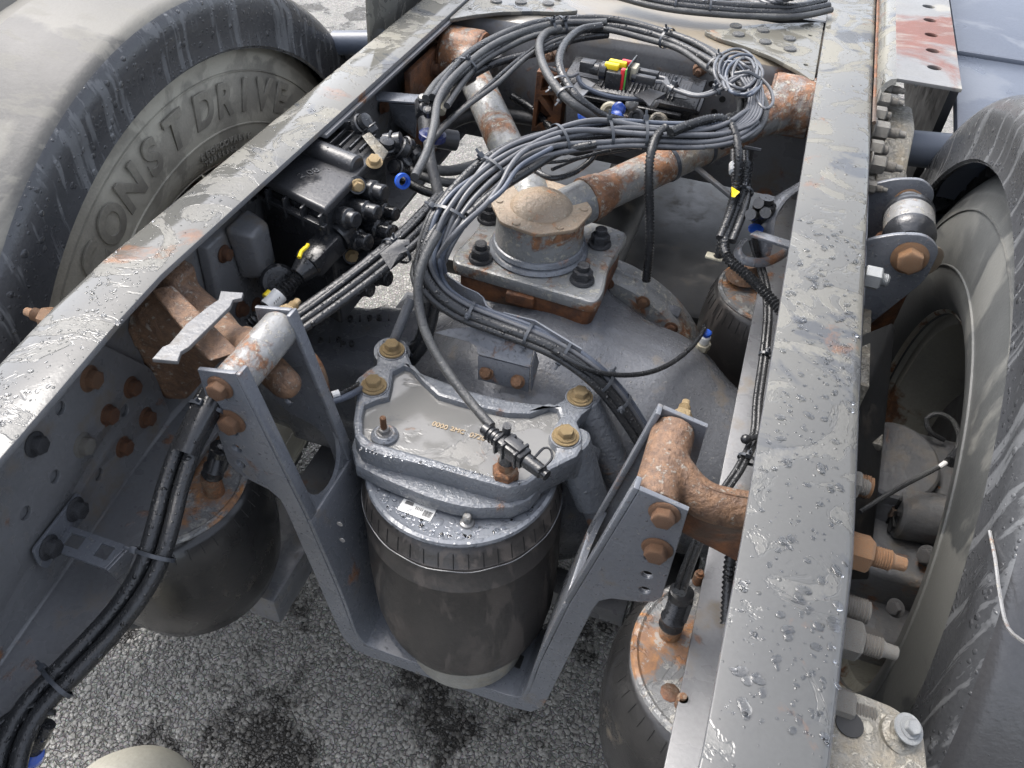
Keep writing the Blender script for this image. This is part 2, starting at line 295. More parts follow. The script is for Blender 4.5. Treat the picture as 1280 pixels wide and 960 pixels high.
# ------------------------------------------------------------------ objects
WM = {}
def link(name, data, parent=None, m=None):
    o = D.objects.new(name, data); COL.objects.link(o); m = m or I4
    if parent:
        o.parent = parent; o.matrix_parent_inverse = WM[parent].inverted()
    o.matrix_basis = m; WM[o] = m.copy(); return o
def part(name, me, mt, parent, m=None, label=None, stuff=False):
    if isinstance(me, G): me = me.mesh(name)
    o = link(name, me, parent, m)
    if not me.materials: me.materials.append(M[mt] if isinstance(mt, str) else mt)
    if label: o['label'] = label
    if stuff: o['kind'] = 'stuff'
    return o
def thing(name, label, cat, loc, group=None):
    o = link(name, None, None, Matrix.Translation(V(loc))); o.empty_display_size = 0.02
    o['label'] = label; o['category'] = cat
    if group: o['group'] = group
    return o
def solo(name, me, mt, label, cat, group=None, m=None):
    o = part(name, me, mt, None, m); o['label'] = label; o['category'] = cat
    if group: o['group'] = group
    return o
def struct(name, me, mt): o = part(name, me, mt, None); o['kind'] = 'structure'; return o
_b = {}
def bolt_mesh(kind):
    if kind in _b: return _b[kind]
    g = G()   # unit: across-corner radius 1, head along +z
    if kind == 'hex':
        g.lathe([(1.28, 0), (1.36, 0.06), (1.34, 0.16), (1.05, 0.27)], 24).lathe([(1.0, 0.2), (1.0, 0.98), (0.9, 1.08), (0.62, 1.12)], 6)
    elif kind == 'washer':
        g.lathe([(1.55, 0), (1.6, 0.08), (1.58, 0.24), (1.4, 0.3)], 28)
    elif kind == 'stud':     # nut with threaded end standing out
        g.lathe([(1.2, 0), (1.2, 0.12), (1.02, 0.2)], 20).lathe([(0.95, 0.15), (1.0, 0.2), (1.0, 1.45), (0.86, 1.6)], 6)
        pr = []
        for i in range(9): pr += [(0.56, 1.5 + i * 0.13), (0.48, 1.565 + i * 0.13)]
        pr += [(0.38, 2.75), (0.36, 3.3), (0.3, 3.35)]
        g.lathe(pr, 14)
    elif kind == 'short':
        g.lathe([(0.95, 0), (1.0, 0.05), (1.0, 1.2), (0.86, 1.35)], 6)
        pr = []
        for i in range(5): pr += [(0.56, 1.3 + i * 0.13), (0.49, 1.365 + i * 0.13)]
        g.lathe(pr + [(0.4, 2.0)], 14)
    elif kind == 'rivet':
        g.lathe([(1.0, 0), (1.0, 0.1), (0.92, 0.28), (0.6, 0.4), (0.0001, 0.42)], 20, cap=False)
    elif kind == 'thread':
        pr = []
        for i in range(14): pr += [(1.0, i * 0.2), (0.86, i * 0.2 + 0.1)]
        g.lathe(pr + [(0.9, 2.85), (0.6, 2.95)], 16)
    elif kind == 'cap':   # tall black nut with a round end
        g.lathe([(1.25, 0), (1.3, 0.1), (1.22, 0.35), (1.0, 0.42)], 24).lathe([(1.04, 0.3), (1.04, 1.25), (0.92, 1.4)], 6).lathe([(0.62, 1.35), (0.66, 1.5), (0.64, 1.95), (0.5, 2.05), (0.2, 2.0)], 18)
    me = g.mesh('bolt_' + kind, 0.04 if kind in ('hex',) else 0, 1); _b[kind] = me; return me
def bolt(parent, loc, axis, r, mt, kind='hex', name='bolt', spin=None, label=None):
    base = bolt_mesh(kind); key = (kind, mt)
    if key not in _b: me = base.copy(); me.materials.clear(); me.materials.append(M[mt]); _b[key] = me
    m = T(loc, axis, s=r) @ Matrix.Rotation(random.uniform(0, 1) if spin is None else spin, 4, 'Z')
    return part(name, _b[key], mt, parent, m, label)
# ================================================================== THE GROUND
def damp(m):
    """the same damp stains over the chippings as over the binder"""
    t = m.node_tree; bs = t.nodes['Principled BSDF']; src = bs.inputs['Base Color'].links[0].from_socket
    tc = N(t, 'ShaderNodeTexCoord'); no = N(t, 'ShaderNodeTexNoise'); no.inputs['Scale'].default_value = 4.2; no.inputs['Detail'].default_value = 7; no.inputs['Roughness'].default_value = 0.65
    t.links.new(tc.outputs['Object'], no.inputs['Vector']); wr = N(t, 'ShaderNodeMapRange'); wr.inputs['From Min'].default_value = 0.51; wr.inputs['From Max'].default_value = 0.575
    wr.inputs['To Max'].default_value = 0.85; t.links.new(no.outputs['Fac'], wr.inputs['Value']); mx = N(t, 'ShaderNodeMix', data_type='RGBA')
    t.links.new(wr.outputs[0], mx.inputs[0]); t.links.new(src, mx.inputs[6]); mx.inputs[7].default_value = (0.045, 0.042, 0.037, 1); t.links.new(mx.outputs[2], bs.inputs['Base Color'])
def ground():
    m = D.materials.new('wet_asphalt'); m.use_nodes = True; t = m.node_tree; L = t.links.new; bs = t.nodes['Principled BSDF']
    tc = N(t, 'ShaderNodeTexCoord'); co = tc.outputs['Object']
    vo = N(t, 'ShaderNodeTexVoronoi'); vo.inputs['Scale'].default_value = 120; L(co, vo.inputs['Vector'])
    ve = N(t, 'ShaderNodeTexVoronoi', feature='DISTANCE_TO_EDGE'); ve.inputs['Scale'].default_value = 120; L(co, ve.inputs['Vector'])
    no = N(t, 'ShaderNodeTexNoise'); no.inputs['Scale'].default_value = 4.2; no.inputs['Detail'].default_value = 7; no.inputs['Roughness'].default_value = 0.65; L(co, no.inputs['Vector'])
    nf = N(t, 'ShaderNodeTexNoise'); nf.inputs['Scale'].default_value = 260; nf.inputs['Detail'].default_value = 4; L(co, nf.inputs['Vector'])
    sp = N(t, 'ShaderNodeSeparateColor'); L(vo.outputs['Color'], sp.inputs[0])
    cr = N(t, 'ShaderNodeValToRGB'); e = cr.color_ramp.elements
    e[0].color = (0.19, 0.183, 0.165, 1); e[1].color = (0.40, 0.385, 0.35, 1); e.new(0.5).color = (0.29, 0.28, 0.255, 1); L(sp.outputs[0], cr.inputs[0])
    er = N(t, 'ShaderNodeMapRange'); er.inputs['From Max'].default_value = 0.12; L(ve.outputs['Distance'], er.inputs['Value'])
    mx = N(t, 'ShaderNodeMix', data_type='RGBA'); L(er.outputs[0], mx.inputs[0]); mx.inputs[6].default_value = (0.13, 0.125, 0.11, 1); L(cr.outputs[0], mx.inputs[7])
    f2 = N(t, 'ShaderNodeMix', data_type='RGBA', blend_type='MULTIPLY'); f2.inputs[0].default_value = 0.55; L(mx.outputs[2], f2.inputs[6]); L(nf.outputs['Color'], f2.inputs[7])
    wr = N(t, 'ShaderNodeMapRange'); wr.inputs['From Min'].default_value = 0.51; wr.inputs['From Max'].default_value = 0.575; L(no.outputs['Fac'], wr.inputs['Value'])
    wm = N(t, 'ShaderNodeMix', data_type='RGBA'); L(wr.outputs[0], wm.inputs[0]); L(f2.outputs[2], wm.inputs[6]); wm.inputs[7].default_value = (0.028, 0.026, 0.023, 1)
    L(wm.outputs[2], bs.inputs['Base Color'])
    rr = N(t, 'ShaderNodeMapRange'); rr.inputs['To Min'].default_value = 0.5; rr.inputs['To Max'].default_value = 0.12; L(wr.outputs[0], rr.inputs['Value']); L(rr.outputs[0], bs.inputs['Roughness'])
    ad = N(t, 'ShaderNodeMath', operation='ADD'); L(er.outputs[0], ad.inputs[0]); L(nf.outputs['Fac'], ad.inputs[1])
    bp = N(t, 'ShaderNodeBump'); bp.inputs['Strength'].default_value = 0.9; bp.inputs['Distance'].default_value = 0.003; L(ad.outputs[0], bp.inputs['Height']); L(bp.outputs[0], bs.inputs['Normal'])
    M['ground'] = m
    g = G(); s = 60; g.add([(-s, -s, 0), (s, -s, 0), (s, s, 0), (-s, s, 0)], [(0, 1, 2, 3)])
    struct('ground', g, 'ground')
    # pebbles of the worn surface standing out of the binder
    pm = mat('pebble', (0.31, 0.30, 0.27), (0.19, 0.183, 0.165), 0.35, grain=0.6, nscale=40, dirt=0.1, gscale=200)
    damp(pm)
    M['pebble'] = pm; g = G()
    for i in range(15000):
        x = random.uniform(-1.15, 0.15); y = random.uniform(0.2, 1.25); r = random.uniform(0.0018, 0.0068)
        a = random.uniform(0, 6.28); k = random.randint(5, 7); q = [random.uniform(0.75, 1.15) for _ in range(k)]
        h = random.uniform(0.001, 0.0028); e = random.uniform(0.6, 1)
        vs = []
        for rr, z in ((1, -0.001), (0.85, h * 0.7), (0.45, h)):
            for j in range(k):
                b = 6.283 * j / k; px = math.cos(b) * r * q[j] * rr; py = math.sin(b) * r * q[j] * rr * e
                vs.append((x + px * math.cos(a) - py * math.sin(a), y + px * math.sin(a) + py * math.cos(a), z))
        fs = [(l * k + j, l * k + (j + 1) % k, (l + 1) * k + (j + 1) % k, (l + 1) * k + j) for l in range(2) for j in range(k)] + [tuple(range(2 * k, 3 * k))]
        g.add(vs, fs)
    o = part('asphalt_chippings', g, 'pebble', None); o['kind'] = 'stuff'; o['label'] = 'small grey stones standing out of the worn wet asphalt'; o['category'] = 'chippings'
ground()
# ================================================================== FRAME RAILS
def droplets(name, region, n, z, parent, rmin=0.0012, rmax=0.0042, clump=True):
    g = G(); k = 0
    while k < n:
        p = region()
        if p is None: continue
        x, y = p; r = rmin + (rmax - rmin) * random.random() ** 3; q = [random.uniform(0.65, 1.35) for _ in range(10)]
        q = [(q[j] + q[j - 1] + q[(j + 1) % 10]) / 3 for j in range(10)]
        st = random.uniform(1, 1.8); a = random.uniform(0, 3.14); h = r * random.uniform(0.22, 0.38); vs = []
        for rr, zz in ((1, -0.0003), (0.96, h * 0.45), (0.75, h * 0.85), (0.4, h)):
            for j in range(10):
                b = 0.6283 * j; px = math.cos(b) * r * q[j] * rr * st; py = math.sin(b) * r * q[j] * rr
                vs.append((x + px * math.cos(a) - py * math.sin(a), y + px * math.sin(a) + py * math.cos(a), z + zz))
        fs = [(l * 10 + j, l * 10 + (j + 1) % 10, (l + 1) * 10 + (j + 1) % 10, (l + 1) * 10 + j) for l in range(3) for j in range(10)] + [tuple(range(30, 40)), tuple(reversed(range(10)))]
        g.add(vs, fs); k += 1
    return part(name, g, 'water', parent, stuff=True)
ZT, ZB, TH = 1.0, 0.725, 0.008
def c_section(web, lip, flip=1):
    """C-channel section from the tip of the top flange round to the tip of the bottom flange, (x, z)"""
    d = 1 if lip > web else -1; r = 0.011
    o = [(lip, ZT), (web + d * r, ZT), (web + d * r * 0.3, ZT - r * 0.3), (web, ZT - r), (web, ZB + r), (web + d * r * 0.3, ZB + r * 0.3), (web + d * r, ZB), (lip, ZB)]
    t = TH; q = 0.006
    i = [(lip, ZB + t), (web + d * (t + q), ZB + t), (web + d * t, ZB + t + q), (web + d * t, ZT - t - q), (web + d * (t + q), ZT - t), (lip, ZT - t)]
    return o + i
def rail(stations):
    g = G(); k = 0; secs = [c_section(wb, lp) for y, wb, lp in stations]; n = len(secs[0]); vs = []
    for (y, wb, lp), s in zip(stations, secs): vs += [(x, y, z) for x, z in s]
    fs = [(i * n + j, i * n + (j + 1) % n, (i + 1) * n + (j + 1) % n, (i + 1) * n + j) for i in range(len(secs) - 1) for j in range(n)]
    fs += [tuple(range(n)), tuple(range((len(secs) - 1) * n, len(secs) * n))]
    return g.add(vs, fs)
def c_sec_bevel(me): return me
# left: web on the outside (left), flange tips at the right
LST = [(-0.3, -0.548, -0.466), (0.2, -0.618, -0.536), (0.36, -0.640, -0.557), (0.47, -0.656, -0.573), (0.56, -0.664, -0.582), (0.75, -0.665, -0.583), (2.0, -0.665, -0.583), (3.3, -0.665, -0.583)]
LR = thing('chassis_rail', 'left grey steel frame rail with pollen stained wet top running past the valve block', 'frame rail', (-0.62, 0.6, 0.86), 'frame rails of the chassis')
def two_tone(g, name, parent, topm, sidem, bevel=0.0012):
    me = g.mesh(name, bevel); me.materials.append(M[topm]); me.materials.append(M[sidem])
    for p in me.polygons: p.material_index = 0 if (p.normal.z > 0.6 and p.center.z > ZT - 0.012) else 1  # one paint split by light: darkened copy on top, lightened copy elsewhere
    return link(name, me, parent)
two_tone(rail(LST), 'channel', LR, 'rail', 'web')
# right rail: web on the right
RST = [(-0.3, 0.125, 0.045), (0.1, 0.145, 0.064), (0.25, 0.157, 0.073), (0.45, 0.168, 0.076), (0.75, 0.168, 0.076), (2.0, 0.168, 0.076), (3.3, 0.168, 0.076)]
RR = thing('chassis_rail', 'right grey steel frame rail crossing the picture beside the big wheel', 'frame rail', (0.12, 0.6, 0.86), 'frame rails of the chassis')
two_tone(rail(RST), 'channel', RR, 'rail', 'web')
# inner liner of each rail further forward
def liner(parent, web, lip, y0, y1, top=True, bot=True):
    g = G(); d = 1 if lip > web else -1; L_ = y1 - y0; yc = (y0 + y1) / 2
    zt, zb = ZT - TH - 0.001, ZB + TH + 0.001
    g.box((web + d * (TH + 0.004), yc, (zt + zb) / 2), (0.006, L_, zt - zb))
    if top: g.box(((web + d * 0.012 + lip - d * 0.002) / 2, yc, zt - 0.0035), (abs(lip - web) - 0.012, L_, 0.006))
    if bot: g.box(((web + d * 0.012 + lip - d * 0.001) / 2, yc, zb + 0.004), (abs(lip - web) - 0.012, L_, 0.008))
    part('liner', g.mesh('liner', 0.001), 'web', parent)
liner(LR, -0.665, -0.577, 0.93, 3.2)
liner(RR, 0.168, 0.072, 0.66, 3.2, top=False)
def in_rail(lo, hi, ya, yb):
    def f():
        y = ya + (yb - ya) * random.random() ** 1.3; x = random.uniform(lo, hi)
        return (x, y)
    return f
droplets('water_droplets', in_rail(0.082, 0.158, 0.28, 0.95), 430, ZT, RR, 0.0008, 0.0042)
droplets('water_droplets', in_rail(-0.655, -0.59, 0.5, 1.0), 160, ZT, LR, 0.0008, 0.0026)
droplets('water_droplets', in_rail(-0.628, -0.57, 0.32, 0.5), 110, ZT, LR, 0.0007, 0.003)
# reinforcing plate inside the left web with its rows of bolts and holes
xw = -0.6455
holes = [P(*p, x=xw) for p in ((65, 507), (155, 513), (52, 590), (115, 590), (8, 633))]
ang = math.atan2(-0.648 + 0.609, 0.57 - 0.2)
mpl = Matrix.Translation((0, 0, 0)); yy = lambda y: y
def web_x(y):
    for (y0, a0, _), (y1, a1, _) in zip(LST, LST[1:]):
        if y0 <= y <= y1: return a0 + (a1 - a0) * (y - y0) / (y1 - y0) + TH
    return -0.657
outl = [(0.0, 0.742), (0.562, 0.742), (0.562, 0.83), (0.50, 0.928), (0.47, 0.955), (0.0, 0.955)]
me = plate('reinforcing_plate', rounded(outl, [0, 0.01, 0.02, 0.03, 0.02, 0]), [circ(h.y, h.z, 0.0078, 14) for h in holes], 0.005, 0.0008)
for v in me.vertices:
    y, z, d = v.co.x, v.co.y, v.co.z; v.co = (web_x(y) + 0.0035 + d, y, z)
me.flip_normals()
part('reinforcing_plate', me, 'web', LR)
for px, py, mt, r in ((110, 473, 'rbolt', .0118), (166, 485, 'rustdark', .0105), (132, 518, 'rustdark', .0112), (185, 523, 'rustdark', .0105), (95, 554, 'gnut', .0112), (152, 558, 'rustdark', .0105)):
    q = P(px, py, x=-0.642); q.x = web_x(q.y) + 0.006; bolt(LR, q, (1, 0.12, 0), r, mt, 'hex')
q = P(30, 551, x=-0.64); bolt(LR, (web_x(q.y) + 0.006, q.y, q.z), (1, .12, 0), 0.0105, 'bnut')
for px, py, r in ((505, 112, .011), (540, 88, .012), (541, 45, 0.011), (552, 30, .01), (478, 133, .01), (350, 285, .012), (352, 330, .011), (318, 285, .01), (625, 77, .009)):
    q = P(px, py, x=-0.645); bolt(LR, q, (1, 0, 0), r, 'rustdark' if px < 500 else 'rbolt')
for y, z in ((.61, .9), (.66, .9), (.61, .85), (.72, .82)):
    g = G().lathe([(0.007, 0), (0.0069, 0.0012)], 16, T((-0.6565, y, z), (1, 0, 0))); part('hole', g, 'hole', LR)
# bolt ends outside the left web and its stud
bolt(LR, (-0.666, 0.482, 0.965), (-1, 0, 0.05), 0.0135, 'obolt', 'stud')
# right web: nuts with long threaded ends facing the wheel
for px, py, mt, kind, r in ((1062, 603, 'obolt', 'thread', .0125), (1068, 688, 'obolt', 'stud', .0178), (1058, 758, 'gnut', 'thread', .0115), (1056, 797, 'gnut', 'stud', .0172), (1052, 885, 'gnut', 'stud', .0172)):
    q = P(px, py, x=0.185); q.x = 0.171 - (0.006 if q.y < .4 else 0); bolt(RR, q, (1, 0, 0), r, mt, kind)
q = P(1058, 603, x=0.175); bolt(RR, (0.166, q.y, q.z), (1, 0, 0), .0155, 'gnut', 'short')
q = P(1082, 345, x=0.172); bolt(RR, (0.170, q.y, q.z), (1, 0, 0), .0145, 'steel', 'short')
for i, (px, py, r) in enumerate(((1094, 186, .010), (1097, 163, .011), (1093, 205, .0105), (1100, 143, .009), (1103, 125, .009), (1105, 110, .009), (1088, 215, .006), (1087, 227, .006), (1088, 234, .007))):
    q = P(px, py, x=0.18); q.x = 0.172; bolt(RR, q, (1, 0, 0), r * 1.35, 'gnut', 'stud' if i % 3 else 'short')
for y in (0.30, 0.345): bolt(RR, (0.158, y, 0.93), (1, 0, 0), 0.008, 'gnut', 'short')
# ================================================================== TOP RIGHT ANGLE PLATE
A = thing('slotted_angle_plate', 'wet angle plate with oval holes and red paint beside the top of right rail', 'bracket', (0.2, 1.5, 1.0), None)
g = G(); sec = [(0.169, 0.86), (0.175, 0.86), (0.176, 1.005), (0.180, 1.015), (0.190, 1.021), (0.290, 1.021), (0.290, 1.028), (0.188, 1.028), (0.176, 1.022), (0.170, 1.010)]
hol = [circ(1.455 + 0.075 * i, 0.252, 0.0095, 14, 0.0115) for i in range(16)]
me = plate('top_flange', [(1.385, 0.192), (1.385, 0.291), (3.0, 0.291), (3.0, 0.192)], hol, 0.006, 0.0008)
for v in me.vertices: a, b_, c = v.co; v.co = (b_, a, 1.024 + c)
part('top_flange', me, 'redox', A)
g = G(); cs = [(0.170, 0.84), (0.177, 0.84)]
arc = []; 
for r0 in (0.0235, 0.0165):
    a_ = [(0.1935 - r0 * math.cos(R_(a)), 1.0035 + r0 * math.sin(R_(a))) for a in (0, 22, 45, 68, 90)]
    arc.append(a_)
prof = [(0.170, 0.86)] + arc[0] + list(reversed(arc[1])) + [(0.177, 0.86)]
g.prism([(y, z) for y, z in prof], 1.735, Matrix(((1, 0, 0, 0), (0, 0, 1, 1.265), (0, 1, 0, 0), (0, 0, 0, 1))))
# cut the front of the bend on the slant
for i, v in enumerate(g.v):
    if v.y < 1.3: v.y = 1.272 + max(0.0, (v.z - 0.93)) * 1.15
part('bent_edge', g, 'rail', A)
for i in range(8):
    part('hole', G().lathe([(0.006, 0), (0.0059, 0.001)], 12, T((0.1795, 1.42 + i * 0.06, 1.0185), (-0.6, 0, 0.8))), 'hole', A)
g = G().sweep(smooth_path([(0.169, 1.27 + 0.05 * i, 1.0 + random.uniform(-.0008, .0008)) for i in range(14)], 0.01), 0.0032, 6)
part('weld_seam', g, 'rustdark', A)
# ================================================================== CROSSMEMBER AND GUSSETS
CM = thing('crossmember', 'brown stained steel crossmember joining both rails above the v-shaped strut', 'crossmember', (-0.25, 1.5, 0.85))
g = G(); sec = [(1.462, 0.74), (1.470, 0.74), (1.470, 0.962), (1.478, 0.975), (1.492, 0.980), (1.66, 0.980), (1.66, 0.988), (1.488, 0.988), (1.470, 0.981), (1.462, 0.965)]
g.prism(sec, 0.825, Matrix(((0, 0, 1, -0.656), (1, 0, 0, 0), (0, 1, 0, 0), (0, 0, 0, 1))))
me = g.mesh('beam', 0.001); me.materials.append(M['brown']); me.materials.append(M['web'])
for p in me.polygons: p.material_index = 0 if p.normal.z > 0.6 else 1
link('beam', me, CM)
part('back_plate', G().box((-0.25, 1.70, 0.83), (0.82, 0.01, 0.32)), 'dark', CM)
def gusset(label, xs, flipx):
    base = [(xs, 1.395), (xs + flipx * 0.035, 1.435), (xs + flipx * 0.075, 1.47), (xs + flipx * 0.13, 1.50), (xs + flipx * 0.175, 1.515), (xs + flipx * 0.21, 1.54), (xs + flipx * 0.178, 1.56), (xs + flipx * 0.11, 1.62), (xs, 1.68)]
    if flipx > 0: base = list(reversed(base))
    me = plate('gusset_plate', rounded(base, 0.012), [circ(xs + flipx * 0.018, 1.46, 0.004, 10), circ(xs + flipx * 0.02, 1.60, 0.004, 10)], 0.007, 0.001)
    for v in me.vertices: v.co.z += 0.9925
    o = part('gusset_plate', me, 'rail', CM)
    for dx, dy in ((.05, 1.515), (.095, 1.53), (.145, 1.545), (.055, 1.565), (.105, 1.585), (.155, 1.585)):
        bolt(CM, (xs + flipx * dx, dy, 0.996), (0, 0, 1), 0.0115, 'rail', 'rivet', name='rivet')
gusset('r', 0.073, -1); gusset('l', -0.58, 1)
for px, py in ((760, 32), (875, 85), (605, 150), (705, 55), (920, 83)):
    q = P(px, py, y=1.458); bolt(CM, q, (0, -1, 0), 0.012, 'rbolt', 'short')
for px, py in ((890, 105), (903, 124), (873, 120), (893, 140)):
    q = P(px, py, y=1.461); part('hole', G().lathe([(0.006, 0), (0.0059, 0.001)], 12, T(q, (0, -1, 0))), 'hole', CM)
# ================================================================== WHEELS
WC = (0.93, 0.565)
def wheel(label, x0, sgn, tm):
    """x0 = plane of the inner sidewall bulge, sgn = outward direction"""
    t = thing('truck_wheel', label, 'wheel', (x0, WC[0], 0.06), 'wheels of the driven axle')
    m = Matrix(((0, 0, sgn, x0), (1, 0, 0, WC[0]), (0, 1, 0, WC[1]), (0, 0, 0, 1)))
    # tyre: (radius, distance outward)
    pr = [(0.296, 0.035), (0.305, 0.022), (0.325, 0.008), (0.35, 0.002), (0.385, 0.0), (0.42, 0.002), (0.45, 0.008), (0.468, 0.014), (0.472, 0.0135), (0.476, 0.017), (0.492, 0.024), (0.508, 0.038), (0.515, 0.05), (0.518, 0.12), (0.518, 0.24), (0.508, 0.27), (0.47, 0.29), (0.40, 0.30), (0.31, 0.27), (0.296, 0.25)]
    part('tyre', G().lathe(pr, 128, m, cap=False).mesh('tyre', ang=50), tm, t)
    for r, d in ((0.365, 0.0), (0.447, 0.006)):
        part('sidewall_ring', G().lathe([(r - .0016, d + .002), (r - .0008, d - .0012), (r + .0008, d - .0012), (r + .0016, d + .002)], 128, m, cap=False), tm, t)
    g = G()
    for i in range(64):
        a = 2 * math.pi * i / 64
        for dx, off in ((0.075, 0), (0.19, 0.5)):
            mm = m @ Matrix.Rotation(a + off * 0.098, 4, 'Z') @ Matrix.Translation((0.524, 0, dx)); g.box((0, 0, 0), (0.016, 0.036, 0.075), mm)
    part('tread_blocks', g, 'tread', t, stuff=True)
    rp = [(0.292, 0.30), (0.289, 0.27), (0.278, 0.26), (0.270, 0.20), (0.272, 0.12), (0.281, 0.07), (0.285, 0.05), (0.300, 0.045), (0.304, 0.034), (0.301, 0.029)]
    part('rim', G().lathe(rp + [(r + 0.004, z) for r, z in reversed(rp)], 96, m, cap=False), 'rim', t)
    lp = [(0.2985, 0.036), (0.2975, 0.028), (0.301, 0.024), (0.3055, 0.027), (0.306, 0.035)]
    part('rim_lip', G().lathe(lp, 96, m, cap=False), 'rimedge', t)
    part('wheel_disc', G().lathe([(0.27, 0.22), (0.20, 0.26), (0.14, 0.27), (0.0001, 0.27)], 48, m, cap=False), 'rim', t)
    part('brake_drum', G().lathe([(0.0001, 0.10), (0.19, 0.10), (0.205, 0.11), (0.21, 0.13), (0.21, 0.25)], 64, m, cap=False), 'dark', t)
    return t, m
wr, mR = wheel('big tyre and rim showing brake parts inside it right of the right rail', 0.315, 1, 'tyreR')
wl, mL = wheel('dusty tyre with raised sidewall lettering left of the left rail', -0.802, -1, 'tyre')
# raised letters on the left tyre
def tyre_text(s, rad, mid, size, spacing, ext, wheel_m, parent, x_off, mt='tyre', squash=1.0):
    a = mid + spacing * (len(s) - 1) / 2
    for ch in s:
        if ch != ' ':
            me = text_mesh(ch, size, ext, 0.0004, 0.0022 if size > .03 else 0.0003, 0.12); me.name = 'letter'
            # local frame on the sidewall: text x along -angle, y outward radially
            ca, sa = math.cos(a), math.sin(a)
            pos = V((x_off, WC[0] + rad * ca, WC[1] + rad * sa)); up = V((0, ca, sa)); rt = V((0, sa, -ca)); nr = V((1, 0, 0))
            mm = Matrix((rt * squash, up, nr)).transposed().to_4x4(); mm.translation = pos
            part('letter', me, mt, parent, mm)
        a -= spacing
M['letter'] = mat('raised_tyre_letter', (0.25, 0.235, 0.195), (0.14, 0.13, 0.11), 0.5, grain=0.3)
tyre_text('CONST', 0.408, R_(113.5), 0.070, R_(8.2), 0.0014, mL, wl, -0.802, 'letter', 0.98)
tyre_text('DRIVE', 0.408, R_(72), 0.070, R_(7.5), 0.0014, mL, wl, -0.802, 'letter', 0.92)
tyre_text('REGROOVABLE', 0.343, R_(80), 0.014, R_(2.1), 0.0008, mL, wl, -0.8035, 'letter', 1.15)
tyre_text('TUBELESS', 0.327, R_(82), 0.012, R_(2.0), 0.0008, mL, wl, -0.807, 'letter', 1.15)
# brake cable and brake parts seen through the right wheel
BR = thing('brake_caliper', 'grimy black brake caliper with round cover inside the right wheel', 'brake caliper', (0.3, 0.8, 0.6))
q = P(1120, 575, z=0.70)
g = G().lathe([(0.062, -0.10), (0.064, -0.01), (0.061, 0.0), (0.0565, 0.003), (0.0001, 0.0045)], 40, T(q, (0.05, -0.25, 1)))
part('round_cover', g.mesh('round_cover', ang=30), 'brake', BR)
g = G().box((0.41, q.y + 0.02, 0.60), (0.24, 0.16, 0.16)).box((0.33, q.y - 0.04, 0.57), (0.2, 0.14, 0.12)).box((0.25, q.y + 0.05, 0.55), (0.12, 0.16, 0.2))
part('housing', g.mesh('housing', 0.018, 3), 'brake', BR)
a = P(1118, 640, z=0.66)
g = G().cyl(a, a + V((0.16, 0.02, 0.0)), 0.036, 0.037, 28, 0.004); part('adjuster_housing', g, 'brake', BR)
pr = []
for k in range(8): 
    an = k * math.pi / 4; part('spoke', G().box((0.017, 0, 0), (0.022, 0.0045, 0.004), T(a + V((-0.001, 0, 0)), (-1, 0, 0)) @ Matrix.Rotation(an, 4, 'Z')), 'hole', BR)
part('centre_nut', G().hexp(a + V((0.003, 0, 0)), a + V((-0.006, 0, 0)), 0.010), 'rustdark', BR)
a = P(1095, 690, z=0.62); g = G().box((a.x + 0.09, a.y + 0.01, a.z - 0.03), (0.22, 0.11, 0.09)).box((a.x + 0.05, a.y - 0.06, a.z - 0.08), (0.2, 0.1, 0.06)).box((a.x - 0.01, a.y - 0.02, a.z - 0.03), (0.05, 0.05, 0.05))
part('carrier', g.mesh('carrier', 0.012, 3), 'brake', BR)
for p, r in (((1160, 695), .011), ((1183, 612), .011), ((1120, 760), .009), ((1075, 635), .009)):
    q2 = P(*p, z=0.655); bolt(BR, q2, (-0.7, -0.6, 0.4), r, 'brake')
g = G().cyl(P(1185, 614, z=.67), P(1170, 612, z=.675), 0.006); part('guide_pin', g, 'obolt', BR)
g = G().sweep(smooth_path([P(1075, 640, z=.72), P(1120, 612, z=.725), P(1165, 588, z=.73), P(1193, 572, z=.74)], 0.01), 0.0034, 8); part('sensor_cable', g, 'hoseg', BR)
g = G().sweep(smooth_path([P(1191, 573, z=.742), P(1196, 560, z=.745), P(1199, 545, z=.74), P(1190, 525, z=.73), P(1172, 517, z=.72), P(1158, 524, z=.71), P(1163, 540, z=.70), P(1180, 550, z=.69)], 0.008), 0.0036, 8); part('cable_loop', g, 'hoseg', BR)
g = G().cyl(P(1188, 578, z=.742), P(1201, 563, z=.742), 0.0085, n=12); part('grommet', g, 'plas', BR)
part('cable_mark', G().cyl(P(1174, 584, z=.7325), P(1184, 577, z=.7375), 0.0037, n=10), 'white', BR)
# chewed rubber block inside the wheel (brake dust shield)
g = G().lathe([(0.0001, 0.0), (0.12, 0.0), (0.15, 0.01), (0.165, 0.03), (0.17, 0.1)], 40, Matrix(((0, 0, 1, 0.43), (1, 0, 0, WC[0] + 0.0), (0, 1, 0, WC[1] + 0.01), (0, 0, 0, 1))), cap=False)
part('dust_shield', g, 'brake', BR)
g = G()
for i in range(40):
    a_ = R_(20 + 4.2 * i); g.box((0, 0, 0), (0.004, 0.0022 + .002 * random.random(), 0.02 + .02 * random.random()), Matrix.Translation((0.434 + .004 * random.random(), WC[0] + 0.142 * math.cos(a_), WC[1] + .01 + 0.142 * math.sin(a_))) @ Matrix.Rotation(math.pi / 2 - a_, 4, 'X') @ Matrix.Rotation(-.12, 4, 'Y'))
part('groove_marks', g, 'hole', BR, stuff=True)
for i in range(6):
    a_ = R_(60 * i + 15); bolt(BR, (0.425, WC[0] + 0.09 * math.cos(a_), WC[1] + 0.09 * math.sin(a_)), (-1, 0, 0), .009, 'brake')
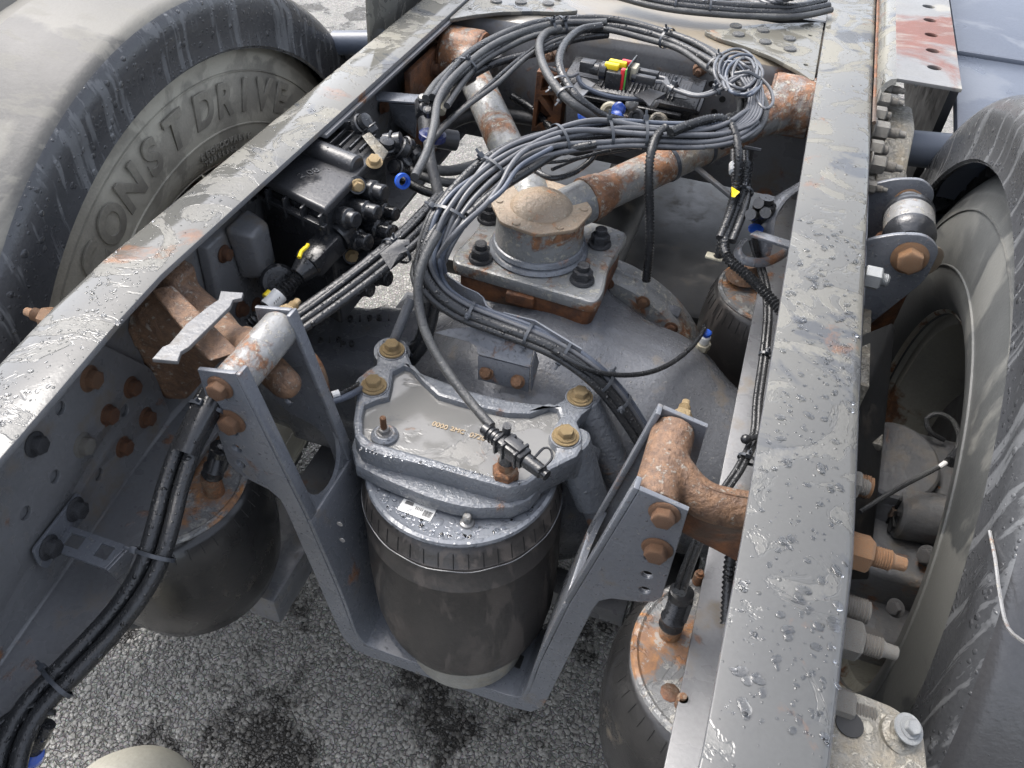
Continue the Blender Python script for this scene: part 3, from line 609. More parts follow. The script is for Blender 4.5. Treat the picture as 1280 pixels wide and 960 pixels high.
# ================================================================== MUDGUARDS
def fender(label, xs, sgn, rin, rout, wid, a0, a1, ribs, top_m, zc=0.0):
    t = thing('mudguard', label, 'mudguard', (xs, WC[0], WC[1] + rout), 'black plastic mudguards over the wheels')
    n = 72; vs = []; fs = []
    rr = 0.03
    sec = [(rin, 0.012), (rin - 0.003, 0.004), (rin, 0.0)]
    for i in range(1, 6): sec.append((rin + (rout - rr - rin) * i / 5, 0.0015 * math.sin(i)))
    for i in range(1, 7):
        a = R_(90 * i / 6); sec.append((rout - rr + rr * math.sin(a), rr - rr * math.cos(a)))
    sec += [(rout + 0.004, 0.12), (rout + 0.006, 0.17), (rout - 0.008, 0.182), (rout - 0.008, 0.215), (rout + 0.010, 0.228), (rout + 0.012, 0.32), (rout + 0.0, 0.33), (rout + 0.002, wid)]
    back = [(r - 0.004, d + 0.004) for r, d in reversed(sec[2:])]
    sec = sec + back; k = len(sec)
    for i in range(n + 1):
        a = R_(a0 + (a1 - a0) * i / n)
        for r, d in sec: vs.append((xs + sgn * d, WC[0] + r * math.cos(a), WC[1] + zc + r * math.sin(a)))
    for i in range(n):
        for j in range(k): fs.append((i * k + j, i * k + (j + 1) % k, (i + 1) * k + (j + 1) % k, (i + 1) * k + j))
    fs += [tuple(range(k)), tuple(range(n * k, n * k + k))]
    me = G().add(vs, fs).mesh('shell', ang=45); me.materials.append(M['fender']); me.materials.append(M[top_m])
    for p in me.polygons:
        c = p.center; r = math.hypot(c.y - WC[0], c.z - WC[1] - zc); 
        p.material_index = 1 if (r > rout - 0.012) else 0
    link('shell', me, t); return t
fl = fender('broad grey topped mudguard over the left tyre', -0.788, -1, 0.487, 0.575, 0.62, 34, 226, False, 'fendtop')
M['fribs'] = mat('wet_mudguard_with_dry_streaks', (0.05, 0.05, 0.052), (0.036, 0.037, 0.04), 0.3, rough2=0.16, drops=0.35, dscale=70, streak=(0.55, 0.12, 0.55), filmc=(0.24, 0.245, 0.25), grain=0.25, nscale=3)
fr = fender('black ribbed mudguard wrapped round the right tyre', 0.295, 1, 0.512, 0.60, 0.6, 28, 225, True, 'fribs')
part('torn_edge', G().sweep(smooth_path([P(*p, x=.2915) for p in ((1237, 664), (1244, 700), (1250, 745), (1260, 785), (1285, 806))], .01), 0.0016, 6), 'galvclean', fr)
# flap end of the left mudguard and its stay tube
a = P(400, 70, x=-0.80); g = G().prism([(0, 0), (0.13, 0), (0.13, 0.10), (0, 0.10)], 0.5, Matrix(((0, 0, -1, -0.79), (0.72, 0.69, 0, 1.335), (-0.69, 0.72, 0, 0.855), (0, 0, 0, 1))))
part('end_flap', G().box((0, 0, 0), (0.30, 0.012, 0.13), T((-0.83, 1.40, 0.865), (0, -0.45, 0.9))).mesh('end_flap', 0.003), 'fender', fl)
ST = solo('stay_tube', G().cyl((-0.80, 1.36, .93), (-0.69, 1.37, .945), 0.022, n=28), 'panel', 'short blue grey tube between the left rail and mudguard end', 'tube')
SB = thing('perforated_bracket', 'grey bracket with round holes standing left of the far left rail', 'bracket', (-0.72, 1.6, 0.9))
me = plate('side_sheet', [(1.30, 0.72), (2.6, 0.72), (2.6, 1.12), (1.33, 1.12)], [circ(1.46 + .10 * i, 1.075, 0.009) for i in range(9)] + [circ(1.41 + .10 * i, 1.035, 0.009) for i in range(9)], 0.006, .001)
for v in me.vertices: a_, b_, c = v.co; v.co = (-0.705 + c, a_, b_)
part('side_sheet', me, 'rail', SB)
part('top_ledge', G().box((-0.82, 1.95, 1.10), (0.22, 0.9, 0.008)).mesh('top_ledge', .001), 'rail', SB)
# ================================================================== RIGHT SIDE PANELS, TUBE, CASTING BLOCK
RP = thing('body_panel', 'blue grey painted panel filling the top right corner behind the ribbed mudguard', 'panel', (0.5, 1.8, 0.8))
part('upper_sheet', G().box((0.80, 2.30, 0.95), (0.94, 1.10, 0.02)).mesh('s', 0.006), 'panel', RP)
part('middle_sheet', G().box((0, 0, 0), (0.94, 0.34, 0.02), Matrix.Translation((0.80, 1.60, 0.925)) @ rot('X', 6)).mesh('s', 0.006), 'panel', RP)
part('lower_sheet', G().box((0.80, 1.43, 0.70), (0.94, 0.02, 0.42)).mesh('s', 0.003), 'panel', RP)
part('dark_strip', G().box((0.315, 2.0, 0.86), (0.015, 0.9, 0.20)), 'dark', RP)
solo('cross_tube', G().cyl((0.235, 1.42, 0.90), (0.62, 1.50, 0.90), 0.030, n=32).mesh('cross_tube'), 'panel', 'blue grey round tube leaving the cast block towards the ribbed mudguard', 'tube')
CB = thing('casting_block', 'pale dusty casting with two zinc bolts right of the upper right rail', 'casting', (0.22, 1.35, 0.88))
g = G().prism(rounded([(1.20, 0.72), (1.52, 0.72), (1.52, 0.90), (1.47, 0.955), (1.36, 0.965), (1.30, 0.93), (1.22, 0.90)], 0.02), 0.045, Matrix(((0, 0, 1, 0.2), (1, 0, 0, 0), (0, 1, 0, 0), (0, 0, 0, 1))))
part('block', g.mesh('block', 0.006), 'beige', CB)
for px, py in ((1145, 80), (1143, 98)): 
    q = P(px, py, x=0.247); bolt(CB, q, (0.9, -0.2, 0.5), 0.011, 'steel')
g = G().box((0.215, 1.15, 0.80), (0.012, 0.62, 0.10)).box((0.245, 1.15, 0.75), (0.05, 0.62, 0.012)); part('side_rail', g.mesh('side_rail', .002), 'beige', CB)
# bottom right casting
BC = thing('corner_casting', 'beige casting with one washered bolt at the bottom right of the right rail', 'casting', (0.2, 0.36, 0.9))
q = P(1105, 925, z=0.93)
cpt = [P(*p, z=0.93) for p in ((1030, 860), (1062, 858), (1090, 868), (1120, 880), (1140, 895), (1158, 915), (1165, 975), (1150, 1010), (1020, 1010))]
g = G().prism(rounded([(p.x, p.y) for p in reversed(cpt)], 0.006), 0.07, Matrix.Translation((0, 0, 0.855)))
part('block', g.mesh('block', 0.006, 3), 'beige', BC)
part('boss', G().lathe([(0.017, -0.02), (0.016, 0.003), (0.012, 0.006), (0.0001, 0.006)], 28, T(P(1128, 915, z=0.93) - V((0, 0, 0.006)), (0.2, -0.1, 1))), 'beige', BC)
part('recess', G().lathe([(.011, 0), (.0108, .0006)], 18, Matrix.Translation(P(1062, 905, z=.926))), 'hole', BC)
q = P(1134, 912, z=0.935); b1 = bolt(BC, q + V((0.0, 0, 0.001)), (0.25, -0.15, 1), 0.0075, 'steel', 'washer', name='washer'); bolt(BC, q + V((0.001, 0, 0.003)), (0.25, -0.15, 1), 0.0062, 'steel')
# ================================================================== DARK PARTS DEEP BELOW
UB = thing('drive_shaft', 'dark propeller shaft running forward under the crossmember', 'shaft', (-0.25, 1.5, 0.5))
part('tube', G().cyl((-0.25, 1.16, 0.55), (-0.25, 3.2, 0.6), 0.06, n=28), 'dark', UB)
part('joint_flange', G().lathe([(0.06, 0), (0.09, 0.01), (0.09, 0.03), (0.07, 0.05)], 28, T((-0.25, 1.15, 0.55), (0, 1, 0))), 'dark', UB)
UT = thing('air_tank', 'dark air tank lying across the chassis in shade beyond the crossmember', 'air tank', (-0.25, 2.0, 0.6))
part('shell', G().lathe([(0.0001, 0), (0.10, 0.01), (0.15, 0.05), (0.15, 0.75), (0.10, 0.79), (0.0001, 0.8)], 36, T((-0.65, 2.0, 0.62), (1, 0, 0))), 'dark', UT)
for s_, lab in ((-0.56, 'left'), (0.05, 'right')):
    t = thing('suspension_beam', 'long dark steel spring beam low under the %s rail' % lab, 'beam', (s_, 0.9, 0.4), 'spring beams under the axle')
    part('beam', G().box((s_, 0.93, 0.40), (0.09, 0.86, 0.07)).mesh('beam', 0.008), 'web' if lab == 'left' else 'dark', t)
    part('spring_seat', G().lathe([(0.07, 0), (0.075, 0.01), (0.07, 0.02)], 28, Matrix.Translation((s_, 1.2, 0.438))), 'dark', t)
CR = thing('cross_tie', 'dark flat cross tie low behind the centre bellows', 'cross tie', (-0.2, 0.75, 0.45))
part('bar', G().box((-0.26, 0.70, 0.40), (0.52, 0.05, 0.04)).mesh('bar', 0.005), 'web', CR)
q = P(140, 955, z=0.45)
solo('tank_end', G().lathe([(0.0001, 0.09), (0.04, 0.086), (0.065, 0.07), (0.085, 0.03), (0.088, 0.0), (0.088, -0.1)], 48, Matrix.Translation((P(138, 1000, z=.55).x, P(138, 1000, z=.55).y, 0.46)), cap=False).mesh('tank_end'), 'rim', 'pale rounded tank top at the bottom left edge', 'tank')

SS = thing('shade_sheet', 'dark sheet added in place of shade deep below between the joint and the crossmember', 'sheet', (-0.2, 1.2, 0.3))
part('sheet', G().box((-0.26, 1.22, 0.30), (0.92, 0.42, 0.012)).mesh('sheet', .004), 'dark', SS)  # dark sheet added to stand in for the shade on the ground
part('shade_edge_bar', G().box((-0.22, 1.425, 0.31), (0.80, 0.03, 0.03)).mesh('st', .004), 'dark', SS)
UC = thing('shade_plate', 'large dark plate added low under the crossmember in place of shade', 'cover', (-0.25, 1.9, 0.3))
part('cover', G().box((-0.30, 1.96, 0.33), (0.86, 0.86, 0.05)).mesh('cover', .015), 'dark', UC)  # added plate, covers bright ground that should lie in shade
def hull(name, pts, bevel=0.004, seg=3, sub=0):
    me = D.meshes.new(name); bm = bmesh.new()
    for p in pts: bm.verts.new(V(p))
    bmesh.ops.convex_hull(bm, input=bm.verts[:])
    for v in [v for v in bm.verts if not v.link_faces]: bm.verts.remove(v)
    bmesh.ops.dissolve_limit(bm, angle_limit=R_(4), verts=bm.verts[:], edges=bm.edges[:])
    bmesh.ops.recalc_face_normals(bm, faces=bm.faces[:])
    if bevel: bmesh.ops.bevel(bm, geom=[e for e in bm.edges if len(e.link_faces) == 2 and e.calc_face_angle(0) > R_(15)], offset=bevel, segments=seg, profile=0.5, affect='EDGES', clamp_overlap=True)
    bm.to_mesh(me); bm.free()
    for p in me.polygons: p.use_smooth = True
    me.set_sharp_from_angle(angle=R_(40)); return me
def fuse(name, gs, voxel=0.004, smooth=6):
    """several closed shapes melted into one cast surface"""
    me = D.meshes.new('tmp'); vs = []; fs = []
    for g in gs:
        if isinstance(g, G): pv = g.v; pf = g.f
        else: pv = [v.co.copy() for v in g.vertices]; pf = [list(p.vertices) for p in g.polygons]
        o = len(vs); vs += [tuple(v) for v in pv]; fs += [[i + o for i in f] for f in pf]
    me.from_pydata(vs, [], fs); bm = bmesh.new(); bm.from_mesh(me); bmesh.ops.recalc_face_normals(bm, faces=bm.faces[:]); bm.to_mesh(me); bm.free()
    o = D.objects.new('tmp', me); COL.objects.link(o)
    r = o.modifiers.new('r', 'REMESH'); r.mode = 'VOXEL'; r.voxel_size = voxel
    s = o.modifiers.new('s', 'SMOOTH'); s.iterations = smooth; s.factor = 0.6
    dg = bpy.context.evaluated_depsgraph_get(); out = D.meshes.new_from_object(o.evaluated_get(dg)); D.objects.remove(o); D.meshes.remove(me)
    out.name = name
    for p in out.polygons: p.use_smooth = True
    return out
# ================================================================== U-SHAPED HANGER
Y0, Y1 = 0.485, 0.597
def U(px, py): q = P(px, py, y=Y0); return (q.x, q.z)
XC = -0.2325
rw = [(-0.017, 0.962), (-0.036, 0.867), (-0.064, 0.728), (-0.088, 0.57), (-0.098, 0.475), (-0.108, 0.447), (-0.13, 0.436), (XC, 0.436)]   # web line, right half
ro = [(0.031, 0.952), (0.032, 0.80), (0.026, 0.787), (0.010, 0.777), (-0.018, 0.768), (-0.031, 0.755), (-0.036, 0.735), (-0.052, 0.62), (-0.072, 0.47), (-0.078, 0.44), (-0.092, 0.415), (-0.12, 0.408), (XC, 0.408)]
def mir(pts): return [(2 * XC - x, z) for x, z in pts]
HG = thing('lift_hanger', 'grey u shaped steel hanger slung under the centre bellows between two rusty bushes', 'hanger', (XC, 0.54, 0.43))
outline = ro + list(reversed(mir(ro)))[1:] + mir(rw)[0:] + list(reversed(rw))[1:]
hl = [circ(x, z, 0.0062, 12) for x, z in ((0.009, 0.862), (0.011, 0.832), (0.013, 0.803))]
hl += [circ(2 * XC - x, z, 0.0062, 12) for x, z in ((0.009, 0.862), (0.011, 0.832), (0.013, 0.803))]
for y, nm in ((Y0, 'flange'), (Y1, 'flange')):
    me = plate(nm, outline, hl, 0.006, 0.0012)
    for v in me.vertices: a, b_, c = v.co; v.co = (a, y + c, b_)
    bm = bmesh.new(); bm.from_mesh(me); bmesh.ops.recalc_face_normals(bm, faces=bm.faces[:]); bm.to_mesh(me); bm.free()
    part(nm, me, 'paint', HG)
def strip(path, y0, y1, th=0.006):
    g = G(); n = len(path); nrm = []
    for i in range(n):
        a = V((*path[max(0, i - 1)], 0)); b = V((*path[min(n - 1, i + 1)], 0)); t = (b - a).normalized(); nrm.append((-t.y, t.x))
    vs = []
    for (x, z), (nx, nz) in zip(path, nrm):
        for k, y in ((0, y0), (0, y1), (1, y1), (1, y0)): vs.append((x + nx * th * k, y, z + nz * th * k))
    fs = [(i * 4 + j, i * 4 + (j + 1) % 4, (i + 1) * 4 + (j + 1) % 4, (i + 1) * 4 + j) for i in range(n - 1) for j in range(4)] + [(0, 1, 2, 3), tuple(range(4 * n - 4, 4 * n))]
    return g.add(vs, fs)
# web: full width below, cut away between the ears above
low = [(x, z) for x, z in rw if z < 0.74]
full = [(x, z) for x, z in reversed(mir(rw)) ]
web_path = list(mir(low)) + list(reversed(low))[1:]
web_path = smooth_path([(x, z, 0) for x, z in web_path], 0.012); web_path = [(p.x, p.y) for p in web_path]
part('web', strip(web_path, Y0 - 0.003, Y1 + 0.003).mesh('web', 0.0015), 'paint', HG)
for sgn in (1, -1):
    up = [(x, z) for x, z in rw if z >= 0.72]; up = up if sgn == 1 else mir(up)
    if sgn == 1: up = list(reversed(up))
    for y0, y1 in ((Y0 - 0.003, Y0 + 0.013), (Y1 - 0.013, Y1 + 0.003)):
        part('edge_lip', strip(up, y0, y1).mesh('edge_lip', 0.0015), 'paint', HG)
    # rounded foot of the cut-out
    g = G(); c = rw[2] if sgn == 1 else mir(rw)[2]; d = rw[1] if sgn == 1 else mir(rw)[1]
    dirv = V((d[0] - c[0], 0, d[1] - c[1])).normalized(); yc = (Y0 + Y1) / 2; hw = (Y1 - Y0) / 2 - 0.012
    pts = [(yc + hw + .002, 0.0)] + [(yc + hw * math.cos(R_(a)), 0.052 - 0.052 * math.sin(R_(a))) for a in range(0, 181, 15)] + [(yc - hw - .002, 0.0)]
    vs = [V((c[0], 0, c[1])) + dirv * t + V((0, y, 0)) for y, t in pts]
    nrm = V((-dirv.z, 0, dirv.x)) * 0.003; k = len(vs)
    for a, b_ in ((0, 7),): pass
    vv = [v + nrm * s for s in (-1, 1) for v in vs]
    half = k // 2
    fs = [tuple(range(0, half + 1))[::-1], tuple(range(half, k))[::-1], tuple(range(k, k + half + 1)), tuple(range(k + half, 2 * k))] + [(i, i + 1, k + i + 1, k + i) for i in range(k - 1)]
    g.add(vv, fs); part('cutout_foot', g, 'paint', HG)
part('drain_hole', G().lathe([(0.011, 0), (0.0105, 0.0008)], 20, Matrix.Translation((-0.128, 0.535, 0.4425))), 'hole', HG)
for px, py in ((428, 675), (425, 655)):
    q = P(px, py, y=Y0 - 0.0035); part('small_hole', G().lathe([(0.004, 0), (0.0039, 0.0006)], 12, T(q, (0, -1, 0))), 'galvclean', HG)
for (px, py, mt, r) in ((274, 486, 'rbolt', .0115), (289, 528, 'rbolt', .0125), (830, 644, 'rbolt', .0115), (821, 688, 'rbolt', .012)):
    q = P(px, py, y=Y0 - 0.006); bolt(HG, (q.x, Y0 - 0.003, q.z), (0, -1, 0.02), r, mt)
for x in (-0.467, 0.004):
    bolt(HG, (x, Y1 + 0.003, 0.938), (0, 1, 0), 0.0115, 'zinc', 'stud')
    for z in (0.862, 0.832, 0.803): pass
# ================================================================== RUSTY BRACKETS WITH BUSHES
LB = thing('cast_bracket', 'rusty cast bracket reaching from the left rail web to the grey bush', 'bracket', (-0.6, 0.56, 0.88), 'cast brackets holding the hanger')
bx, bz = -0.462, 0.936
g1 = G().cyl((bx, Y0 + 0.004, bz), (bx, Y1 - 0.004, bz), 0.0215, n=28)
g2 = hull('a', [(-0.657, 0.565, 0.765), (-0.657, 0.635, 0.765), (-0.657, 0.548, 0.90), (-0.657, 0.60, 0.968), (-0.657, 0.65, 0.968), (-0.625, 0.575, 0.768), (-0.625, 0.625, 0.768), (-0.61, 0.568, 0.89), (-0.60, 0.595, 0.958), (-0.60, 0.635, 0.955)], 0)
g3 = G().sweep(smooth_path([(-0.63, 0.60, 0.90), (-0.57, 0.585, 0.905), (-0.52, 0.562, 0.92), (bx, 0.545, 0.935)], 0.01), [0.05 - 0.028 * min(1, i / 12) for i in range(len(smooth_path([(-0.63, 0.60, 0.90), (-0.57, 0.585, 0.905), (-0.52, 0.562, 0.92), (bx, 0.545, 0.935)], 0.01)))], 16)
g4 = hull('b', [(-0.645, 0.575, 0.77), (-0.60, 0.565, 0.82), (-0.55, 0.555, 0.865), (-0.52, 0.55, 0.90), (-0.53, 0.585, 0.90), (-0.56, 0.605, 0.86), (-0.62, 0.62, 0.80), (-0.64, 0.57, 0.88)], 0)
part('bracket_body', fuse('bracket_body', [g1, g2, g3, g4], 0.004, 10), 'rust', LB)
part('bush', G().lathe([(0.0205, 0), (0.0225, 0.004), (0.023, 0.052), (0.0224, 0.0535), (0.023, 0.055), (0.0225, 0.1), (0.0205, 0.104)], 32, T((bx, Y0 + 0.004, bz), (0, 1, 0))), 'galvclean', LB)
a, b_ = P(330, 470, z=0.88), P(352, 500, z=0.86)
part('lower_boss', fuse('lower_boss', [G().cyl(a + V((-0.05, 0.03, 0.02)), a + V((0.03, -0.002, 0.0)), 0.022, 0.019, 24, 0.004), G().ball(a + V((0.03, -.002, 0)), .019, 20)], .004, 4), 'rust', LB)
part('upper_fin', hull('upper_fin', [P(*p, z=z) for p, z in (((187, 362), .975), ((215, 356), .975), ((300, 440), .955), ((262, 452), .955), ((212, 360), .93), ((296, 440), .93), ((190, 366), .93), ((258, 452), .93))], 0.003), 'rust', LB)
RB = thing('cast_bracket', 'orange rusted cast bracket curving from the right rail to its bush', 'bracket', (0.04, 0.54, 0.9), 'cast brackets holding the hanger')
rx, rz = -0.001, 0.936
g1 = G().cyl((rx, Y0 + 0.004, rz), (rx, Y1 - 0.004, rz), 0.0228, n=28)
pa = smooth_path([(rx, 0.545, rz), (0.02, 0.533, 0.930), (0.045, 0.525, 0.922), (0.08, 0.53, 0.917), (0.14, 0.545, 0.915)], 0.008)
g3 = G().sweep(pa, [0.025 - 0.005 * min(1, i / 4) for i in range(len(pa))], 16)
g4 = hull('b', [(0.03, 0.50, 0.86), (0.03, 0.60, 0.86), (0.02, 0.52, 0.92), (0.02, 0.56, 0.92), (0.155, 0.50, 0.93), (0.155, 0.60, 0.93), (0.155, 0.50, 0.80), (0.155, 0.60, 0.80)], 0)
part('bracket_body', fuse('bracket_body', [g1, g3], 0.003, 4), 'rust', RB)
part('parting_line', G().sweep(smooth_path([V(p) + V((0, 0, .0232 if i < 1 else .0195)) for i, p in enumerate([(rx, 0.545, rz), (0.02, 0.533, 0.930), (0.045, 0.525, 0.922), (0.08, 0.53, 0.917), (0.14, 0.545, 0.915)])], 0.008), 0.0012, 6), 'rustdark', RB)
part('lower_rib', hull('lower_rib', [(0.03, 0.515, 0.872), (0.03, 0.56, 0.872), (0.025, 0.52, 0.915), (0.025, 0.55, 0.915), (0.155, 0.51, 0.91), (0.155, 0.55, 0.91), (0.155, 0.52, 0.825), (0.155, 0.56, 0.825)], 0.006), 'rustdark', RB)
# thin notched plate lying over the left bracket
o_ = [(190, 449), (203, 434), (212, 430), (233, 405), (262, 382), (273, 375), (276, 364), (304, 366), (302, 373), (291, 375), (288, 383), (236, 434), (226, 440), (222, 452)]
pl = [P(*p, z=0.978) for p in o_]
me = plate('notched_plate', [(p.x, p.y) for p in reversed(pl)], [], 0.005, 0.0008)
for v in me.vertices: v.co.z += 0.976
NP = solo('notched_plate', me, 'brake', 'thin notched grey strip plate resting over the rusty left bracket', 'plate')
# ================================================================== CENTRE BELLOWS
CBX = thing('air_spring', 'tall black centre air spring with white sticker on its grey top plate', 'air spring', (-0.22, 0.55, 0.41))
def skewlathe(st, n=56, wob=0.0):
    """stations (cx, cy, z, r)"""
    vs = []; fs = []
    for j, (cx, cy, z, r) in enumerate(st):
        for i in range(n):
            a = 2 * math.pi * i / n; vs.append((cx + r * math.cos(a), cy + r * math.sin(a), z + 0.0))
    for j in range(len(st) - 1):
        for i in range(n): fs.append((j * n + i, j * n + (i + 1) % n, (j + 1) * n + (i + 1) % n, (j + 1) * n + i))
    fs += [tuple(reversed(range(n))), tuple(range((len(st) - 1) * n, len(st) * n))]
    return G().add(vs, fs)
TCx, TCy = -0.256, 0.636
def bel(t): return (TCx + (-0.214 - TCx) * t, TCy + (0.548 - TCy) * t)
st = []
for z, r in ((0.716, 0.124), (0.712, 0.129), (0.704, 0.1315), (0.694, 0.133), (0.6925, 0.1345), (0.690, 0.1345), (0.6885, 0.133), (0.66, 0.1335), (0.659, 0.1340), (0.657, 0.134), (0.656, 0.1335), (0.60, 0.133), (0.57, 0.1305), (0.54, 0.127), (0.515, 0.120), (0.497, 0.110), (0.487, 0.098), (0.485, 0.084)):
    c = bel((0.716 - z) / 0.28); st.append((*c, z, r))
part('bellows', skewlathe(list(reversed(st)), 72), 'rubber', CBX)
part('seam_line', G().sweep([V((bel(.1)[0] + 0.1352 * math.cos(2 * math.pi * i / 90), bel(.1)[1] + 0.1352 * math.sin(2 * math.pi * i / 90), 0.6905 + 0.0012 * math.sin(i))) for i in range(91)], 0.0009, 5), 'wire', CBX)
g = G()
for i in range(44):
    a = 2 * math.pi * i / 44; c0 = bel(0.02); c1 = bel(.09)
    p0 = V((c0[0] + 0.1305 * math.cos(a), c0[1] + 0.1305 * math.sin(a), 0.7105)); p1 = V((c1[0] + 0.1335 * math.cos(a), c1[1] + 0.1335 * math.sin(a), 0.692))
    g.sweep([p0, (p0 + p1) / 2 + V((math.cos(a), math.sin(a), 0)) * 0.0004, p1], 0.0006, 5)
part('crimp_lines', g, 'hole', CBX, stuff=True)
part('top_plate', G().lathe([(0.121, -0.010), (0.1275, -0.006), (0.129, -0.001), (0.1275, 0.003), (0.123, 0.0045), (0.118, 0.002), (0.0001, 0.002)], 72, Matrix.Translation((TCx, TCy, 0.722))), 'bplate', CBX)
part('piston', skewlathe([(-0.213, 0.545, 0.440, 0.070), (-0.213, 0.545, 0.444, 0.078), (-0.213, 0.544, 0.455, 0.084), (-0.214, 0.548, 0.5, 0.088)], 48), 'piston', CBX)
s0 = P(521, 637, z=0.7255); ms = Matrix.Translation((s0.x, s0.y, 0.7248)) @ rot('Z', -3)
stk = part('sticker', G().box((0, 0, 0), (0.046, 0.019, 0.0006), ms), 'white', CBX)
part('sticker_print', G().box((-0.013, 0.0055, 0.0005), (0.011, 0.005, 0.0003), ms), 'ink', stk)
for i in range(9): part('sticker_print', G().box((0.010 + 0.0013 * i, -0.001, 0.0005), (0.0007 if i % 3 else 0.0011, 0.009, 0.0003), ms), 'ink', stk)
for i in range(5): part('sticker_print', G().box((-0.002 + 0.0022 * i, 0.002, 0.0005), (0.001, 0.0045, 0.0003), ms), 'ink', stk)
q = P(584, 652, z=0.727)
part('small_stud', G().lathe([(0.010, 0), (0.009, 0.003), (0.0055, 0.004), (0.0055, 0.014), (0.004, 0.016), (0.0001, 0.016)], 16, Matrix.Translation((q.x, q.y, 0.724))), 'galvclean', CBX)
def in_disc(cx, cy, r, r0=0):
    def f():
        a = random.uniform(math.pi, 2 * math.pi); q = r * random.uniform(0.85, 0.99) if random.random() < .9 else r * .6
        return (cx + q * math.cos(a), cy + q * math.sin(a))
    return f
droplets('water_droplets', in_disc(TCx, TCy, 0.119), 150, 0.7245, CBX, 0.001, 0.0045)
# ================================================================== CARRIER CASTING OVER THE BELLOWS
CC = thing('spring_carrier', 'wet grey cast carrier with a shallow pan and four yellow bolts above centre bellows', 'carrier', (-0.26, 0.64, 0.74))
Z0 = 0.78
def zp(l, z=Z0): return [(P(*p, z=z).x, P(*p, z=z).y) for p in l]
out_px = [(478, 425), (490, 418), (504, 425), (511, 443), (517, 458), (526, 465), (555, 476), (582, 486), (634, 499), (663, 503), (692, 505), (704, 499), (709, 484), (722, 477), (737, 482), (745, 495), (741, 508), (728, 518), (722, 527), (727, 540), (728, 560), (722, 570), (678, 592), (658, 606), (634, 610), (593, 599), (547, 585), (500, 574), (470, 566), (450, 557), (443, 545), (441, 525), (445, 495), (448, 472), (459, 461), (470, 455), (472, 440)]
in_px = [(492, 464), (505, 457), (514, 460), (529, 477), (547, 494), (570, 501), (593, 507), (634, 516), (663, 517), (687, 508), (697, 511), (700, 521), (690, 535), (688, 549), (695, 560), (692, 572), (675, 583), (657, 597), (634, 600), (593, 588), (547, 574), (497, 560), (465, 551), (454, 541), (453, 520), (456, 506), (470, 500), (486, 496), (490, 480)]
me = plate('rim_wall', list(reversed(zp(out_px))), [list(reversed(zp(in_px)))], 0.044, 0.005)
for v in me.vertices: v.co.z += Z0 - 0.022
part('rim_wall', me, 'cast', CC)
grow = [(x + (x + 0.255) * 0.03, y + (y - 0.65) * 0.03) for x, y in zp(in_px)]
me = plate('pan', list(reversed(grow)), [], 0.02, 0.001)
for v in me.vertices: v.co.z += Z0 - 0.0195
part('pan', me, 'castwet', CC)
# lower stepped shoulder sitting on the bellows plate
sh = [(439, 562), (445, 585), (474, 600), (503, 612), (532, 624), (565, 634), (593, 639), (640, 638), (663, 628), (676, 614), (682, 596), (670, 560), (560, 520), (450, 520)]
me = plate('shoulder', list(reversed(zp(sh, 0.745))), [], 0.026, 0.006)
for v in me.vertices: v.co.z += 0.738
part('shoulder', me, 'cast', CC)
BO = [(490, 436), (467, 481), (725, 495), (707, 544)]
for px, py in BO:
    q = P(px, py, z=Z0 + 0.004)
    part('boss', G().lathe([(0.022, -0.05), (0.0215, -0.004), (0.020, 0.001), (0.0001, 0.0012)], 32, Matrix.Translation((q.x, q.y, Z0))), 'cast', CC)
    wsh = bolt(CC, (q.x, q.y, Z0 + 0.001), (0, 0, 1), 0.0112, 'zinc', 'washer', name='washer')
    b1 = bolt(CC, (q.x, q.y, Z0 + 0.0045), (0, 0, 1), 0.0106, 'zinc', 'hex')
# sloping legs down to the axle
for (px, py), (ex, ey), ez in (((728, 500), (800, 605), .64), ((712, 550), (762, 628), .66)):
    a = P(px, py, z=Z0 - 0.012); b_ = P(ex - 22, ey, z=ez)
    part('leg', G().cyl(a, b_, 0.027, 0.024, 28, 0.003), 'cast', CC)
    part('leg_foot', G().cyl(b_ - (b_ - a).normalized() * 0.002, b_ + (b_ - a).normalized() * 0.12, 0.017, 0.016, 20), 'paint', CC)
for (px, py) in ((490, 440), (467, 485)):
    a = P(px, py, z=Z0 - 0.012); part('leg', G().cyl(a, a + V((-0.03, 0.02, -0.15)), 0.026, 0.022, 28), 'cast', CC)
part('side_gusset', hull('side_gusset', [P(*p, z=z) for p, z in (((722, 570), .775), ((728, 545), .775), ((742, 590), .72), ((752, 560), .72), ((690, 590), .775), ((700, 600), .74), ((745, 600), .70))], 0.004), 'cast', CC)
q = P(481, 545, z=Z0 - 0.009)
sb = part('stud_base', G().lathe([(0.0185, 0), (0.0175, 0.004), (0.013, 0.008), (0.0001, 0.008)], 28, Matrix.Translation((q.x, q.y, Z0 - 0.0095))), 'cast', CC)
bolt(CC, (q.x, q.y, Z0 - 0.002), (0, 0, 1), 0.0078, 'galvclean', 'hex')
bolt(CC, (q.x, q.y, Z0 + 0.004), (0, 0, 1), 0.0042, 'rbolt', 'thread'); bolt(CC, (q.x, q.y, Z0 + 0.014), (0, 0, 1), 0.0042, 'rbolt', 'thread')
